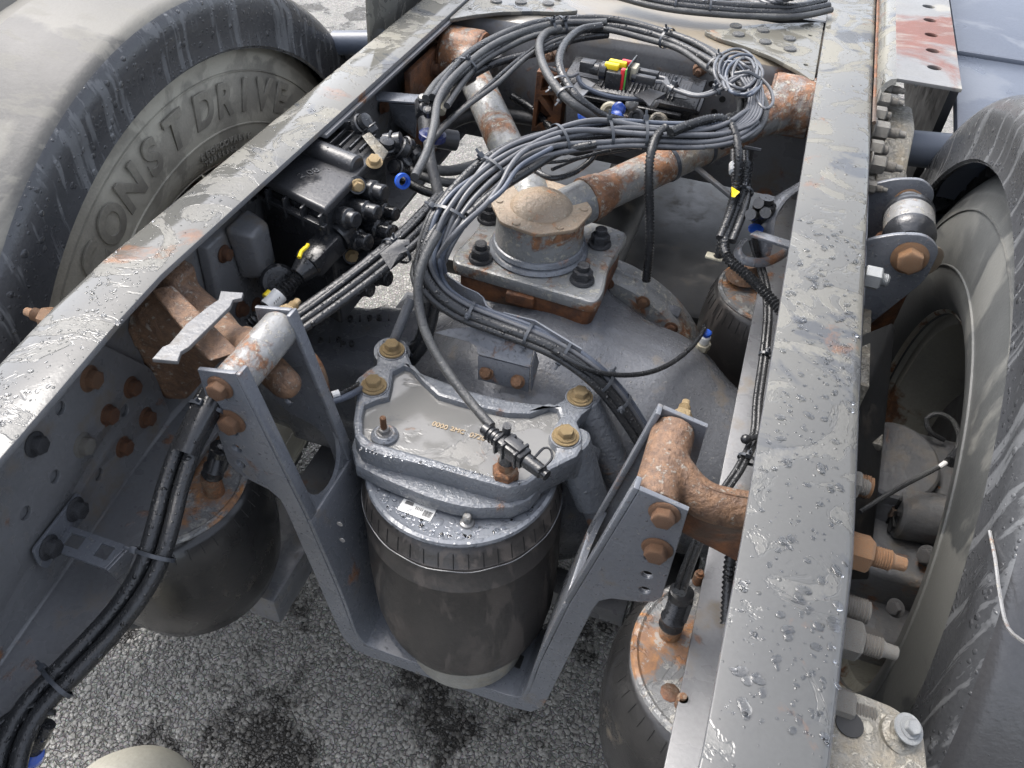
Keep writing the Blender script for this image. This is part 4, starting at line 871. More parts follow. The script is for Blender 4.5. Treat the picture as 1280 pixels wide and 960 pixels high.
# cast letters in the pan: blurred raised marks
for s, (px, py), sz in (('0000', (550, 532), .011), ('2MC', (572, 538), .010), ('0720', (597, 546), .011)):
    me = text_mesh(s, sz, 0.0006, 0.0002); q = P(px, py, z=Z0 - 0.0085); part('cast_letters', me, 'scar', CC, Matrix.Translation((q.x, q.y, Z0 - 0.009)) @ rot('Z', -1.0))
me = text_mesh('O', 0.012, 0.0006); q = P(460, 548, z=Z0); 
droplets('water_droplets', lambda: (lambda p: (p.x, p.y))(P(*(lambda u: (450 + u * 200, 561 + u * 43 + random.uniform(-3, 3)))(random.random()), z=Z0)), 70, Z0, CC, 0.001, 0.003)
# ================================================================== SENSOR PLUG ON THE CASTING
SP = thing('sensor_plug', 'black plastic plug with a loop standing on a rusty hexagon fitting of the carrier', 'plug', (-0.18, 0.6, 0.78))
q = P(632, 592, z=Z0)
part('hex_fitting', G().hexp((q.x, q.y, Z0 - .009), (q.x, q.y, Z0 + 0.012), 0.017, 0.003).cyl((q.x, q.y, Z0 + 0.012), (q.x, q.y, Z0 + 0.024), 0.0105), 'rbolt', SP)
d = (P(680, 590, z=Z0 + .05) - P(620, 545, z=Z0 + 0.05)).normalized(); o = P(640, 562, z=Z0 + 0.05)
part('plug_body', G().box((0, 0, 0), (0.021, 0.021, 0.045), T(o, d)).mesh('plug_body', 0.003), 'plas', SP)
part('latch', G().box((0, 0.012, 0.004), (0.012, 0.007, 0.026), T(o, d)).box((0.012, 0, -0.005), (0.006, 0.014, 0.02), T(o, d)).mesh('latch', 0.0012), 'plasg', SP)
for k in (-0.018, -0.006, 0.014): part('rib', G().box((0, 0, k), (0.025, 0.025, 0.004), T(o, d)).mesh('rib', .001), 'plas', SP)
part('neck', G().cyl((q.x, q.y, Z0 + 0.022), o, 0.010, 0.009), 'plas', SP)
part('cap_end', G().cyl(o + d * 0.022, o + d * 0.05, 0.0095, 0.0085, 20, 0.002).cyl(o + d * 0.05, o + d * 0.056, 0.0065, n=16), 'plas', SP)
part('cable_socket', G().cyl(o - d * 0.02, o - d * 0.048, 0.0095, 0.0075, 18, 0.001), 'plas', SP)
for k in range(3): part('seal_ring', G().lathe([(0.0085, 0), (0.0105, 0.001), (0.0085, 0.002)], 18, T(o - d * (0.026 + k * .006), d)), 'plasg', SP)
lp = [P(*p, z=Z0 + .06) for p in ((668, 572), (680, 560), (688, 562), (690, 572), (682, 582), (672, 588))]
part('strap_loop', G().sweep(smooth_path(lp, 0.003), 0.0016, 6), 'plas', SP)
part('top_knob', G().cyl(P(633, 540, z=Z0 + .06), P(634, 532, z=Z0 + .073), 0.0055, n=14), 'plasg', SP)
# ================================================================== SIDE AIR SPRINGS
def side_spring(label, c, zt, r, rub, tilt=0.0, group='air springs below the rails', zb=0.47, plate_m='rplate'):
    t = thing('air_spring', label, 'air spring', (c[0], c[1], zb), group)
    pr = [(0.55 * r, 0), (0.8 * r, 0.006), (1.0 * r, 0.03), (1.13 * r, 0.07)]
    H = zt - zb; pr += [(1.19 * r, H * .5), (1.19 * r, H * 0.78), (1.13 * r, H * .9), (1.06 * r, H - 0.012), (1.0 * r, H - 0.004), (0.9 * r, H - 0.003)]
    m = Matrix.Translation((c[0], c[1], zb))
    part('bellows', G().lathe([(rr, z) for rr, z in pr], 64, m).mesh('bellows', ang=60), rub, t)
    part('top_plate', G().lathe([(r * 0.99, H - 0.006), (r * 1.01, H - 0.001), (r * 0.99, H + 0.002), (r * 0.95, H + 0.0028), (r * 0.92, H + 0.0005), (0.0001, H + 0.0005)], 64, m), plate_m, t)
    g = G()
    for i in range(44):
        a = 2 * math.pi * i / 44; v = V((math.cos(a), math.sin(a), 0))
        g.sweep([V((c[0], c[1], zt - 0.012)) + v * r * 1.062, V((c[0], c[1], zb + H * .9)) + v * r * 1.133], 0.0006, 5)
    part('crimp_lines', g, 'hole', t, stuff=True); return t
s1 = side_spring('dark air spring with rust ringed top plate under the left rail', (-0.614, 0.482), 0.715, 0.108, 'rubdark', zb=0.47)
s2 = side_spring('air spring with heavily flaking top plate under the right rail', (0.122, 0.482), 0.715, 0.108, 'rubdark', zb=0.45)
c3 = P(938, 372, z=0.745)
s3 = side_spring('dusty air spring at the back between the axle and right rail', (0.095, 1.16), 0.735, 0.088, 'rubber', zb=0.40)
# ports on them
q = P(266, 606, z=0.73); part('port', G().cyl((q.x, q.y, 0.71), (q.x, q.y, 0.748), 0.0125), 'rbolt', s1)
for (px, py) in ((851, 878), (872, 724)):
    q = P(px, py, z=0.722); part('stud', G().cyl((q.x, q.y, 0.71), (q.x, q.y, 0.733), 0.006, n=12).cyl((q.x, q.y, 0.733), (q.x, q.y, 0.738), 0.0038, n=12), 'rbolt', s2)
q = P(838, 788, z=0.722); part('port', G().cyl((q.x, q.y, 0.71), (q.x, q.y, 0.743), 0.0125), 'obolt', s2)
part('rust_scab', G().lathe([(0.011, 0), (0.009, 0.0012), (0.0001, 0.0014)], 9, Matrix.Translation((P(838, 865, z=.717).x, P(838, 865, z=.717).y, 0.716))), 'rustdark', s2)
q = P(935, 325, z=0.78); part('port', G().lathe([(0.03, 0), (0.022, 0.012), (0.018, 0.03), (0.0001, 0.032)], 24, Matrix.Translation((q.x, q.y, 0.746))), 'rust', s3)
def elbow(label, base, tip, mt='plas', cap=None):
    t = thing('elbow_connector', label, 'connector', base)
    b0, t0 = V(base), V(tip); dd = (t0 - b0).normalized()
    part('collar', G().lathe([(0.0125, 0), (0.014, 0.003), (0.013, 0.009), (0.014, 0.015), (0.0115, 0.018)], 20, T(b0, dd)), mt, t)
    k = (t0 - b0).length; pr = []
    for i in range(6): pr += [(0.0118, 0.018 + i * (k - 0.03) / 6), (0.0098, 0.018 + (i + .5) * (k - 0.03) / 6)]
    part('body', G().lathe(pr + [(0.013, k - 0.012), (0.0135, k - 0.002), (0.0085, k)], 18, T(b0, dd)), mt, t)
    part('clip', G().box((0.0115, 0, k * 0.55), (0.006, 0.011, k * 0.5), T(b0, dd)).mesh('clip', 0.001), 'plasg', t)
    return t
a = P(838, 783, z=0.741); b_ = P(853, 738, z=0.80); elbow('black ribbed connector standing on the flaking right bellows plate', a, b_)
a = P(265, 594, z=0.746); b_ = P(277, 558, z=0.795); elbow('black elbow connector on the port of the left bellows', a, b_)
# ================================================================== AXLE AND DIFFERENTIAL
AX = thing('axle_housing', 'wet grey domed axle housing filling the middle behind the carrier', 'axle', (-0.2, 0.9, 0.45))
dome = G().ball((-0.215, 0.905, 0.565), 1.0, 48, (0.245, 0.25, 0.225))
arms = []
for pts in ([(-0.2, 0.91, 0.58, .20), (-0.06, 0.905, 0.575, .185), (0.06, 0.885, 0.56, .142), (0.16, 0.87, 0.55, .11), (0.30, 0.86, 0.55, .095)], [(-0.2, 0.90, 0.58, .185), (-0.36, 0.89, 0.57, .15), (-0.5, 0.87, 0.56, .11), (-0.62, 0.865, 0.55, .10), (-0.78, 0.86, 0.55, .09)]):
    pa = smooth_path([p[:3] for p in pts], 0.02); k = len(pa); rs = []
    for p in pa:
        for q0, q1 in zip(pts, pts[1:]):
            if min(q0[0], q1[0]) - 1e-6 <= p.x <= max(q0[0], q1[0]) + 1e-6:
                u = (p.x - q0[0]) / (q1[0] - q0[0]); u = u * u * (3 - 2 * u); rs.append(q0[3] + (q1[3] - q0[3]) * u); break
        else: rs.append(pts[-1][3])
    arms.append(G().sweep(pa, rs, 28))
ped = G().prism(rounded([(-0.372, 0.915), (-0.162, 0.915), (-0.162, 1.08), (-0.372, 1.08)], 0.03), 0.12, Matrix.Translation((0, 0, 0.66)))
lbeam = hull('lb', [(-0.62, 0.76, 0.50), (-0.62, 0.95, 0.50), (-0.62, 0.78, 0.67), (-0.62, 0.93, 0.67), (-0.44, 0.76, 0.50), (-0.44, 1.0, 0.50), (-0.44, 0.79, 0.69), (-0.44, 0.97, 0.69)], 0)
part('housing', fuse('housing', [dome, *arms, ped, lbeam], 0.010, 8), 'axle', AX)
rg = G().lathe([(0.215, -0.028), (0.236, -0.026), (0.243, -0.018), (0.243, -0.002), (0.247, 0.0), (0.247, 0.024), (0.24, 0.03), (0.20, 0.03)], 72, T((-0.195, 1.065, 0.56), (0, 1, 0)) @ Matrix.Diagonal((.9, .9, 1, 1)))
part('ring_flange', rg.mesh('ring_flange', ang=40), 'galv', AX)
for i in range(20):
    a = 2 * math.pi * (i + 0.5) / 20; bolt(AX, V((-0.195, 1.038, 0.56)) + V((math.cos(a), 0, math.sin(a))) * 0.209, (0, -1, 0), 0.0085, 'rbolt' if i % 2 else 'rustdark', 'hex')
part('carrier_nose', G().lathe([(0.22, 0), (0.20, 0.06), (0.12, 0.12), (0.08, 0.16)], 40, T((-0.2, 1.07, 0.555), (0, 1, 0))), 'dark', AX)
for (px, py) in ((838, 392), (845, 500)):
    q = P(px, py, z=0.715 if py < 450 else 0.70); part('cast_lug', G().box((0, 0, 0), (0.024, 0.02, 0.03), T(q, (0.35, -0.25, 0.9), (0, 1, 0))).mesh('cast_lug', .003), 'axle', AX)
for s, px, py, sz in (('0 1 9 8 1', 462, 398, .02), ('8 1 9', 412, 425, .018), ('P 0', 434, 430, .018)):
    q = P(px, py, z=0.697); part('cast_letters', text_mesh(s, sz, 0.0015, 0.0004), 'dark', AX, Matrix.Translation(q) @ rot('Z', 25))
# cable guard plates on the housing
GP = thing('cable_bracket', 'grey folded cable bracket with two rusty bolts on the axle housing', 'bracket', (-0.26, 0.84, 0.76))
fa = [P(*p, y=0.782) for p in ((598, 438), (667, 456), (664, 489), (598, 474))]
tp = [(430, 430)]
def sheet(pxs, th=0.003, bevel=0.0006):
    """thin sheet through pixel points with their own heights: [(px, py, z)]"""
    ps = [P(a, b_, z=z) for a, b_, z in pxs]; n = len(ps)
    nr = V((0, 0, 0))
    for i in range(n): nr += (ps[i]).cross(ps[(i + 1) % n])
    nr.normalize(); g = G(); g.add([p for p in ps] + [p - nr * th for p in ps], [tuple(range(n)), tuple(reversed(range(n, 2 * n)))] + [(i, (i + 1) % n, n + (i + 1) % n, n + i) for i in range(n)])
    return g
part('front_face', sheet([(598, 443, .81), (663, 459, .81), (661, 489, .767), (598, 473, .767)]).mesh('front_face', .0008), 'paint', GP)
part('top_face', sheet([(543, 416, .815), (562, 411, .82), (600, 408, .83), (622, 413, .835), (668, 436, .835), (663, 460, .811), (598, 443, .811), (596, 433, .812), (585, 427, .812)]).mesh('top_face', .0008), 'paint', GP)
part('side_face', sheet([(663, 459, .81), (668, 437, .835), (672, 452, .81), (663, 488, .767)]).mesh('side_face', .0008), 'paint', GP)
for px, py in ((609, 465), (648, 476)): q = P(px, py, z=0.785); bolt(GP, q + V((0, -.003, 0.001)), (0.05, -0.75, 0.6), 0.0075, 'rbolt')
G2 = thing('cable_guard', 'long curved grey guard strip beside the cable bundle over the axle housing', 'guard', (-0.3, 0.9, 0.8))
def ribbon(top, bot, th=0.0025):
    a = [P(x, y, z=z) for x, y, z in top]; b = [P(x, y, z=z) for x, y, z in bot]; n = len(a); g = G(); off = []
    for i in range(n):
        t_ = (a[min(i + 1, n - 1)] - a[max(i - 1, 0)]).normalized(); off.append((t_.cross(b[i] - a[i])).normalized() * th)
    vs = a + b + [p + o for p, o in zip(a, off)] + [p + o for p, o in zip(b, off)]; fs = []
    for i in range(n - 1): fs += [(i, i + 1, n + i + 1, n + i), (2 * n + i, 3 * n + i, 3 * n + i + 1, 2 * n + i + 1), (i, 2 * n + i, 2 * n + i + 1, i + 1), (n + i, n + i + 1, 3 * n + i + 1, 3 * n + i)]
    fs += [(0, n, 3 * n, 2 * n), (n - 1, 3 * n - 1, 4 * n - 1, 2 * n - 1)]
    return g.add(vs, fs)
part('left_strip', ribbon([(545, 308, .885), (549, 328, .88), (560, 345, .875), (578, 358, .872), (596, 366, .87), (603, 372, .868), (607, 382, .864), (617, 390, .86)], [(540, 335, .86), (545, 355, .85), (556, 372, .845), (574, 384, .84), (592, 393, .838), (600, 397, .837), (607, 400, .836), (615, 404, .835)]), 'paint', G2)
part('right_strip', ribbon([(629, 391, .86), (668, 401, .858), (697, 419, .853), (727, 437, .845)], [(624, 405, .84), (660, 414, .838), (690, 430, .832), (722, 450, .824)]), 'paint', G2)
# ================================================================== V-SHAPED STRUT AND ITS JOINT
VS = thing('axle_strut', 'worn grey and rusty v shaped strut with tan domed cap on its ball joint', 'strut', (-0.27, 0.99, 0.85))
J = V((-0.270, 0.995, 0.882))
fo = rounded([(-0.378, 0.912), (-0.153, 0.896), (-0.148, 0.925), (-0.158, 1.0), (-0.148, 1.09), (-0.178, 1.10), (-0.35, 1.10), (-0.385, 1.08), (-0.378, 1.0), (-0.388, 0.935)], 0.018, 5)
me = plate('joint_flange', list(reversed(fo)), [], 0.022, 0.005)
for v in me.vertices: v.co.z += 0.822
part('joint_flange', me, 'galv', VS)
me = plate('flange_base', [(x * 1, y) for x, y in reversed(rounded([(-0.374, 0.916), (-0.158, 0.902), (-0.155, 1.09), (-0.374, 1.09)], 0.02))], [], 0.036, 0.003)
for v in me.vertices: v.co.z += 0.794
part('flange_base', me, 'rustdark', VS)
part('base_lug', G().box((-0.268, 0.905, 0.802), (0.045, 0.014, 0.02)).mesh('base_lug', .004), 'rustdark', VS)
part('seal_collar', G().lathe([(0.074, 0), (0.077, 0.004), (0.074, 0.008), (0.070, 0.010), (0.073, 0.014), (0.070, 0.02), (0.062, 0.024), (0.064, 0.03)], 48, T((J.x, J.y, 0.832), (0, 0, 1))), 'cast', VS)
part('joint_housing', fuse('joint_housing', [G().cyl((J.x, J.y, 0.85), (J.x, J.y, 0.903), 0.068, 0.066, 40), G().cyl((J.x, J.y, 0.88), J + (V((0.05, 1.41, 0.94)) - J).normalized() * 0.10, 0.034, n=24), G().cyl((J.x, J.y, 0.88), J + (V((-0.55, 1.41, 0.94)) - J).normalized() * 0.10, 0.034, n=24)], 0.0035, 4), 'galv', VS)
cp = []
for i in range(8):
    a = R_(45 * i + 12); cp.append((J.x + 0.077 * math.cos(a), J.y + 0.077 * math.sin(a)))
me = plate('cap_plate', rounded(cp, 0.010, 4), [], 0.006, 0.0015)
for v in me.vertices: v.co.z += 0.907
part('cap_plate', me, 'cap', VS)
part('dome', G().lathe([(0.047, 0.0), (0.043, 0.006), (0.034, 0.012), (0.02, 0.016), (0.0001, 0.0175)], 40, T((J.x, J.y, 0.9095), (0, 0, 1))), 'cap', VS)
for i in range(6):
    a = R_(60 * i + 12); part('rivet', G().lathe([(0.006, 0), (0.0055, 0.002), (0.0001, 0.0025)], 12, Matrix.Translation((J.x + 0.063 * math.cos(a), J.y + 0.063 * math.sin(a), 0.9098))), 'cap', VS)
part('bare_patch', hull('bare_patch', [P(*p, z=z) for p, z in (((695, 295), .885), ((712, 290), .888), ((714, 303), .865), ((697, 307), .866))], .001), 'rustdark', VS)
for e, eye in ((V((0.048, 1.405, 0.945)), (1, 0.35, 0)), (V((-0.552, 1.405, 0.93)), (1, -0.35, 0))):
    d = (e - J).normalized(); s_ = J + d * 0.085
    pr = [(0.036, 0), (0.0355, 0.004), (0.034, 0.006), (0.0355, 0.009), (0.034, 0.014), (0.0345, 0.019), (0.0325, 0.023), (0.0325, 0.03), (0.030, 0.036)]
    Ln = (e - s_).length
    part('tube', G().lathe(pr + [(0.0295, 0.06), (0.0295, Ln - 0.07), (0.031, Ln - 0.062), (0.0305, Ln - 0.055), (0.0315, Ln - 0.05), (0.031, Ln)], 40, T(s_, d)).mesh('tube', ang=50), 'galvrust' if e.x > -.3 else 'galv', VS)
    ax = V((1, 0, 0))
    ey = fuse('eye', [G().cyl(e - ax * 0.036, e + ax * 0.036, 0.050, n=36), G().cyl(e - d * 0.06, e, 0.034, 0.045, n=24)], 0.004, 5)
    part('eye', ey, 'galvrust', VS)
    for sx in (-1, 1): part('bush_ring', G().lathe([(0.040, sx * 0.039), (0.046, sx * 0.0395), (0.047, sx * 0.036)], 36, T(e, ax), cap=False), 'rustdark', VS)
    part('bush_core', G().cyl(e - ax * 0.055, e + ax * 0.055, 0.026, n=24), 'rust', VS)
    for sx in (-1, 1): bolt(VS, e + ax * sx * 0.055, ax * sx, 0.016, 'galvclean' if (e.x < -0.3 and sx > 0) else 'rbolt', 'hex')
for u in (0.38, 0.56):
    e = V((0.048, 1.405, 0.945)); d = (e - J).normalized(); part('band', G().lathe([(0.0298, 0), (0.0312, 0.0005), (0.0312, 0.0065), (0.0298, 0.007)], 36, T(J + d * (0.085 + u * 0.42), d)), 'tie', VS)
e = V((-0.552, 1.405, 0.93)); d = (e - J).normalized(); part('band', G().lathe([(0.0345, 0), (0.0365, 0.0005), (0.0365, 0.006), (0.0345, 0.007)], 36, T(J + d * 0.115, d)), 'tie', VS)
for (px, py) in ((601, 311), (729, 338), (751, 293), (611, 262)):
    q = P(px, py, z=0.852); bolt(VS, (q.x, q.y, 0.8335), (0, 0, 1), 0.0145, 'bnut', 'cap')
# ================================================================== SHOCK ABSORBER RIGHT
SH = thing('shock_absorber', 'short damper eye with orange bolt held by dark bracket beside the right tyre', 'damper', (0.24, 1.0, 0.9))
e = P(1138, 282, x=0.242); f = P(1136, 324, x=0.242)
e = V((0.237, 1.085, 0.945)); f = V((0.237, 1.0, 0.94))
part('bush', G().lathe([(0.020, -0.045), (0.028, -0.038), (0.034, -0.030), (0.034, -0.022), (0.031, -0.019), (0.031, 0.02), (0.034, 0.023), (0.034, 0.032), (0.028, 0.04), (0.02, 0.046)], 36, T(e, (0, 1, 0))).mesh('bush', ang=40), 'bnut', SH)
part('eye_sleeve', G().lathe([(0.0322, -0.019), (0.0332, -0.017), (0.0332, 0.018), (0.0322, 0.02)], 40, T(e, (0, 1, 0)), cap=False), 'galvclean', SH)
part('pin', G().cyl(e + V((0, -0.08, 0)), e + V((0, 0.07, 0)), 0.018, n=24), 'cast', SH)
part('body', G().cyl(e + V((0, 0, -0.03)), e + V((0.01, 0.02, -0.45)), 0.036, n=32), 'rustdark', SH)
bolt(SH, e + V((0, -0.08, 0)), (0, -1, 0.1), 0.0175, 'obolt'); bolt(SH, e + V((0, 0.066, 0)), (0, 1, 0), 0.015, 'obolt')
bolt(SH, e + V((0.026, -0.062, -0.01)), (0.5, -0.8, 0.1), 0.014, 'cap', 'washer')
MB_ = thing('damper_mount', 'dark plate bracket with two ears beside the right rail', 'bracket', (0.2, 1.0, 0.9))
for y in (1.005, 1.155):
    part('ear', G().prism(rounded([(0.174, 0.72), (0.215, 0.80), (0.268, 0.915), (0.268, 0.965), (0.245, 0.982), (0.21, 0.975), (0.174, 0.955)], 0.014), 0.007, Matrix(((1, 0, 0, 0), (0, 0, 1, y), (0, 1, 0, 0), (0, 0, 0, 1)))).mesh('ear', .0015), 'paint', MB_)
part('back_plate', G().box((0.178, 1.02, 0.84), (0.006, 0.30, 0.22)).mesh('back_plate', .001), 'paint', MB_)
part('lower_plate', hull('lower_plate', [(0.176, 0.9, 0.86), (0.25, 0.98, 0.86), (0.176, 0.62, 0.70), (0.30, 0.72, 0.62), (0.176, 0.9, 0.6), (0.30, 0.95, 0.6)], .004), 'dark', MB_)
# ================================================================== CABLES
def cpath(pts, step=0.008): return smooth_path([P(a, b_, z=z) for a, b_, z in pts], step)
def offset_path(path, o1, o2, wob=0.0, seed=0, dive=0.0):
    """parallel path: o1 to the side in the ground plane, o2 up"""
    rnd = random.Random(seed); ph = rnd.uniform(0, 6.28); fq = rnd.uniform(9, 16); out = []
    s = 0
    for i, p in enumerate(path):
        t = (path[min(i + 1, len(path) - 1)] - path[max(i - 1, 0)]).normalized()
        sd_ = t.cross(V((0, 0, 1))); sd_ = sd_.normalized() if sd_.length > 1e-4 else V((1, 0, 0)); up = sd_.cross(t)
        if i: s += (p - path[i - 1]).length
        w_ = (math.sin(s * fq + ph) + .7 * math.sin(s * fq * 2.3 + 2 * ph)) * wob; w2 = (math.cos(s * fq * 0.8 + ph) + .5 * math.sin(s * fq * 2.9 + ph)) * wob
        k = max(0.0, (i / len(path) - 0.84) / 0.16) if dive else 0.0
        out.append(p + sd_ * ((o1 + w_) * (1 - k * .6)) + up * ((o2 + w2) * (1 - k) - dive * k))
    return out
def ribbed(path, r, mt, parent, name='corrugated_hose', pitch=0.0052):
    # resample evenly at half pitch
    L_ = [0.0]
    for a, b_ in zip(path, path[1:]): L_.append(L_[-1] + (b_ - a).length)
    n = int(L_[-1] / (pitch / 2)); out = []; j = 0
    for i in range(n + 1):
        s = L_[-1] * i / n
        while j < len(L_) - 2 and L_[j + 1] < s: j += 1
        u = (s - L_[j]) / max(1e-9, L_[j + 1] - L_[j]); out.append(path[j].lerp(path[j + 1], min(1, max(0, u))))
    return part(name, G().sweep(out, r, 10, rib=0.3).mesh(name, ang=80), mt, parent)
def tie(parent, path, u, r, mt='tie', width=0.0042, head=True, rz=0.0, tail=True, flat=0.68):
    i = int(u * (len(path) - 1)); i = min(max(i, 1), len(path) - 2); t = (path[i + 1] - path[i - 1]).normalized(); c = path[i]
    m = T(c, t) @ Matrix.Diagonal((1, flat, 1, 1)); g = G().lathe([(r, -width / 2), (r + 0.0016, -width / 2), (r + 0.0016, width / 2), (r, width / 2)], 24, m, cap=False)
    h = part('cable_tie', g, mt, parent)
    if head:
        sd_ = t.cross(V((0, 0, 1))).normalized(); up = sd_.cross(t); dr = (up * math.cos(rz) * flat + sd_ * math.sin(rz)); rr_ = dr.length * r; dr.normalize()
        part('tie_head', G().box((0, 0, 0), (0.0065, 0.0075, 0.0075), T(c + dr * (rr_ + 0.003), dr, t)).box((0.0, 0, 0.006), (0.0016, 0.004, 0.010), T(c + dr * (rr_ + 0.003), dr, t)).mesh('tie_head', .0008), mt, h)
def bundle(name, label, pts, cabs, ties=(), tr=0.014, loc=None, step=0.008, toff=(0, 0), dive=0.0):
    path = cpath(pts, step); t = thing(name, label, 'cables' if len(cabs) > 1 else 'cable', path[0] if loc is None else loc)
    for k, (o1, o2, r, mt, wob) in enumerate(cabs):
        part('cable', G().sweep(offset_path(path, o1, o2, wob, k + len(label), dive), r, 10).mesh('cable', ang=80), mt, t)
    tp = offset_path(path, *toff)
    for u in ties:
        if isinstance(u, tuple): tie(t, tp, u[0], u[1], rz=u[2] if len(u) > 2 else 0.0)
        else: tie(t, tp, u, tr)
    return t, path
# big arc of black cables along the crossmember
arc_pts = [(508, 224, .985), (522, 195, .99), (533, 160, 1.0), (541, 125, 1.005), (560, 98, 1.01), (598, 66, 1.015), (645, 42, 1.02), (700, 30, 1.02), (755, 28, 1.02), (810, 38, 1.02), (860, 55, 1.02), (905, 82, 1.02), (934, 108, 1.015), (946, 135, 1.01), (935, 162, 1.0), (905, 176, .998)]
B1, pA = bundle('cable_bundle', 'thick arc of dusty black cables looping over the crossmember', arc_pts[3:],
    [(-0.012, 0.0, .0066, 'hoseg', .002), (0.0, 0.006, .0064, 'hose', .002), (0.012, 0.0, .0062, 'hose', .002), (0.002, -0.010, .006, 'hose', .002), (0.022, -0.004, .0052, 'hoseg', .002)],
    ((.13, .021, .3), (.36, .0225, .4), (.385, .0225, .5), (.61, .0225, .3), (.735, .0225, .2)), toff=(0.004, -0.002))
B1b, pB = bundle('air_line', 'dusty black air line hanging from the arc to the blue fitting by valve block', arc_pts[:9],
    [(0.012, 0.006, .0062, 'hoseg', .001)])
B1c, _ = bundle('air_line', 'thin black line slanting across left strut tube towards the upper valve', [(720, 44, 1.01), (690, 52, 1.012), (660, 70, 1.01), (620, 104, 1.0), (580, 137, .985), (556, 160, .97), (540, 178, .955)], [(0, 0, .0042, 'hoseg', .001), (0.009, -0.002, .004, 'hose', .001)])
B1d, _ = bundle('air_line', 'bent black cable of the inner arc running to the sleeve beside the left strut tube', [(760, 44, 1.005), (715, 50, 1.005), (668, 66, 1.005), (620, 78, 1.0), (590, 92, .995), (562, 108, .99), (548, 118, .985)], [(0, 0, .0068, 'hose', .001)])
part('sleeve', G().lathe([(0.010, 0), (0.013, 0.003), (0.013, 0.02), (0.011, 0.024), (0.012, 0.03), (0.010, 0.05)], 18, T(P(590, 92, z=.995), P(562, 108, z=.99) - P(590, 92, z=.995))), 'plas', B1d)
# two thick loops dropping from the arc
for lab, pts in (('outer of two black hose loops dropping from the arc to blue fittings', [(700, 36, 1.02), (682, 42, 1.02), (674, 58, 1.02), (680, 84, 1.015), (698, 112, 1.005), (722, 134, .99), (752, 150, .965), (775, 158, .95)]),
                 ('inner of two black hose loops dropping from the arc to blue fittings', [(752, 33, 1.025), (725, 38, 1.025), (706, 55, 1.025), (699, 78, 1.02), (706, 100, 1.01), (722, 122, 1.0), (750, 143, .975), (780, 152, .955)])):
    tt, pp = bundle('air_hose', lab, pts, [(0, 0, .0072, 'hose' if 'inner' in lab else 'hoseg', 0)], ())
    if 'inner' in lab: tie(tt, offset_path(pp, 0.008, -0.003), .62, .0155, rz=2.4); tie(tt, offset_path(pp, 0.008, -0.003), .70, .0155, rz=2.6)
# main harness
main = [(930, 150, 1.005), (905, 163, 1.005), (870, 168, 1.005), (820, 168, 1.005), (760, 166, 1.005), (705, 172, 1.005), (655, 188, 1.0), (612, 213, .99), (578, 245, .975), (552, 282, .955), (538, 312, .935), (535, 340, .91), (550, 366, .885), (580, 387, .865), (620, 403, .855), (660, 418, .85), (700, 436, .84), (738, 462, .82), (768, 492, .79), (795, 530, .75), (815, 565, .71), (830, 600, .67)]
ug = [( -0.024, .004, .0040, 'wire', .003), (-0.016, .010, .0040, 'wire', .004), (-0.008, .013, .0038, 'wire', .004), (0.0, .012, .0040, 'wire', .004), (0.007, .009, .0038, 'wireb', .004), (-0.03, -.002, .0036, 'wire', .002),
      (-0.012, 0.0, .0058, 'hose', .003), (0.002, -.002, .0075, 'hose', .002), (0.015, 0.002, .0068, 'hose', .002), (0.022, -.006, .0062, 'hoseg', .002), (-0.005, -.012, .007, 'hose', .002)]
B2, pM = bundle('main_harness', 'wide bundle of grey and black cables sweeping across the struts towards the axle', main[:13], ug, ((.285, .0275, .4), (.365, .0275, .2), (.49, .028, 2.2), (.69, .028, .6), (.84, .027, 1.0), ), toff=(-0.004, .001), dive=0.02)
B3, pN = bundle('axle_harness', 'narrower cable bundle lying along guard strip over the axle housing', main[9:], [(-0.010, .002, .0038, 'wireb', .001), (-0.016, .001, .0036, 'wireb', .001), (-0.004, .004, .0036, 'wire', .001), (0.006, .001, .0072, 'hose', .001), (0.014, -.004, .0052, 'hose', .001)],
    ((.27, .017, 1), (.42, .017, 2.5), (.53, .017, 2.2), (.66, .017, -1.2), (.74, .017, 1), (.93, .017, 0)), toff=(-0.001, 0))
# crossing strands on top of the harness
for k, (pts, r, mt) in enumerate((([(700, 172, 1.022), (660, 186, 1.018), (640, 205, 1.012), (625, 232, 1.0), (605, 258, .99), (575, 285, .98), (548, 322, .93), (552, 350, .89)], .0036, 'wire'),
                                ([(690, 185, 1.018), (650, 208, 1.01), (628, 238, 1.0), (600, 262, .985), (556, 312, .945), (556, 340, .90)], .0034, 'wireb'),
                                ([(745, 180, 1.01), (700, 190, 1.0), (660, 214, .995), (615, 243, .985), (585, 270, .972)], .006, 'hose'))):
    part('cable', G().sweep(cpath(pts), r, 10).mesh('cable', ang=80), mt, B2)
# thin cables of their own
t, _ = bundle('sensor_cable', 'dusty black sensor cable falling from the harness to the plug on the carrier', [(548, 290, .975), (533, 318, .955), (524, 345, .935), (523, 375, .91), (530, 410, .885), (545, 442, .865), (563, 470, .85), (590, 505, .835), (614, 533, .83)], [(0, 0, .0062, 'hoseg', 0)])
t, _ = bundle('sensor_cable', 'thin black cable curving right from the harness to the brass sensor by the ring flange', [(690, 436, .85), (716, 452, .84), (745, 465, .825), (785, 469, .80), (820, 463, .785), (848, 448, .77), (868, 430, .765), (880, 412, .762), (880, 408, .76)], [(0, 0, .0036, 'hose', 0)])
t = thing('axle_sensor', 'brass and white sensor standing where the axle meets the ring flange', 'sensor', P(874, 440, z=.70))
q = P(874, 443, z=.705); part('body', G().lathe([(0.010, 0), (0.010, 0.016), (0.0125, 0.017), (0.0125, 0.028)], 6, T(q, (0.05, -0.1, 1))), 'cream', t)
part('neck', G().lathe([(0.007, 0.028), (0.0085, 0.032), (0.0085, 0.043), (0.006, 0.045)], 16, T(q, (0.05, -0.1, 1))), 'white', t)
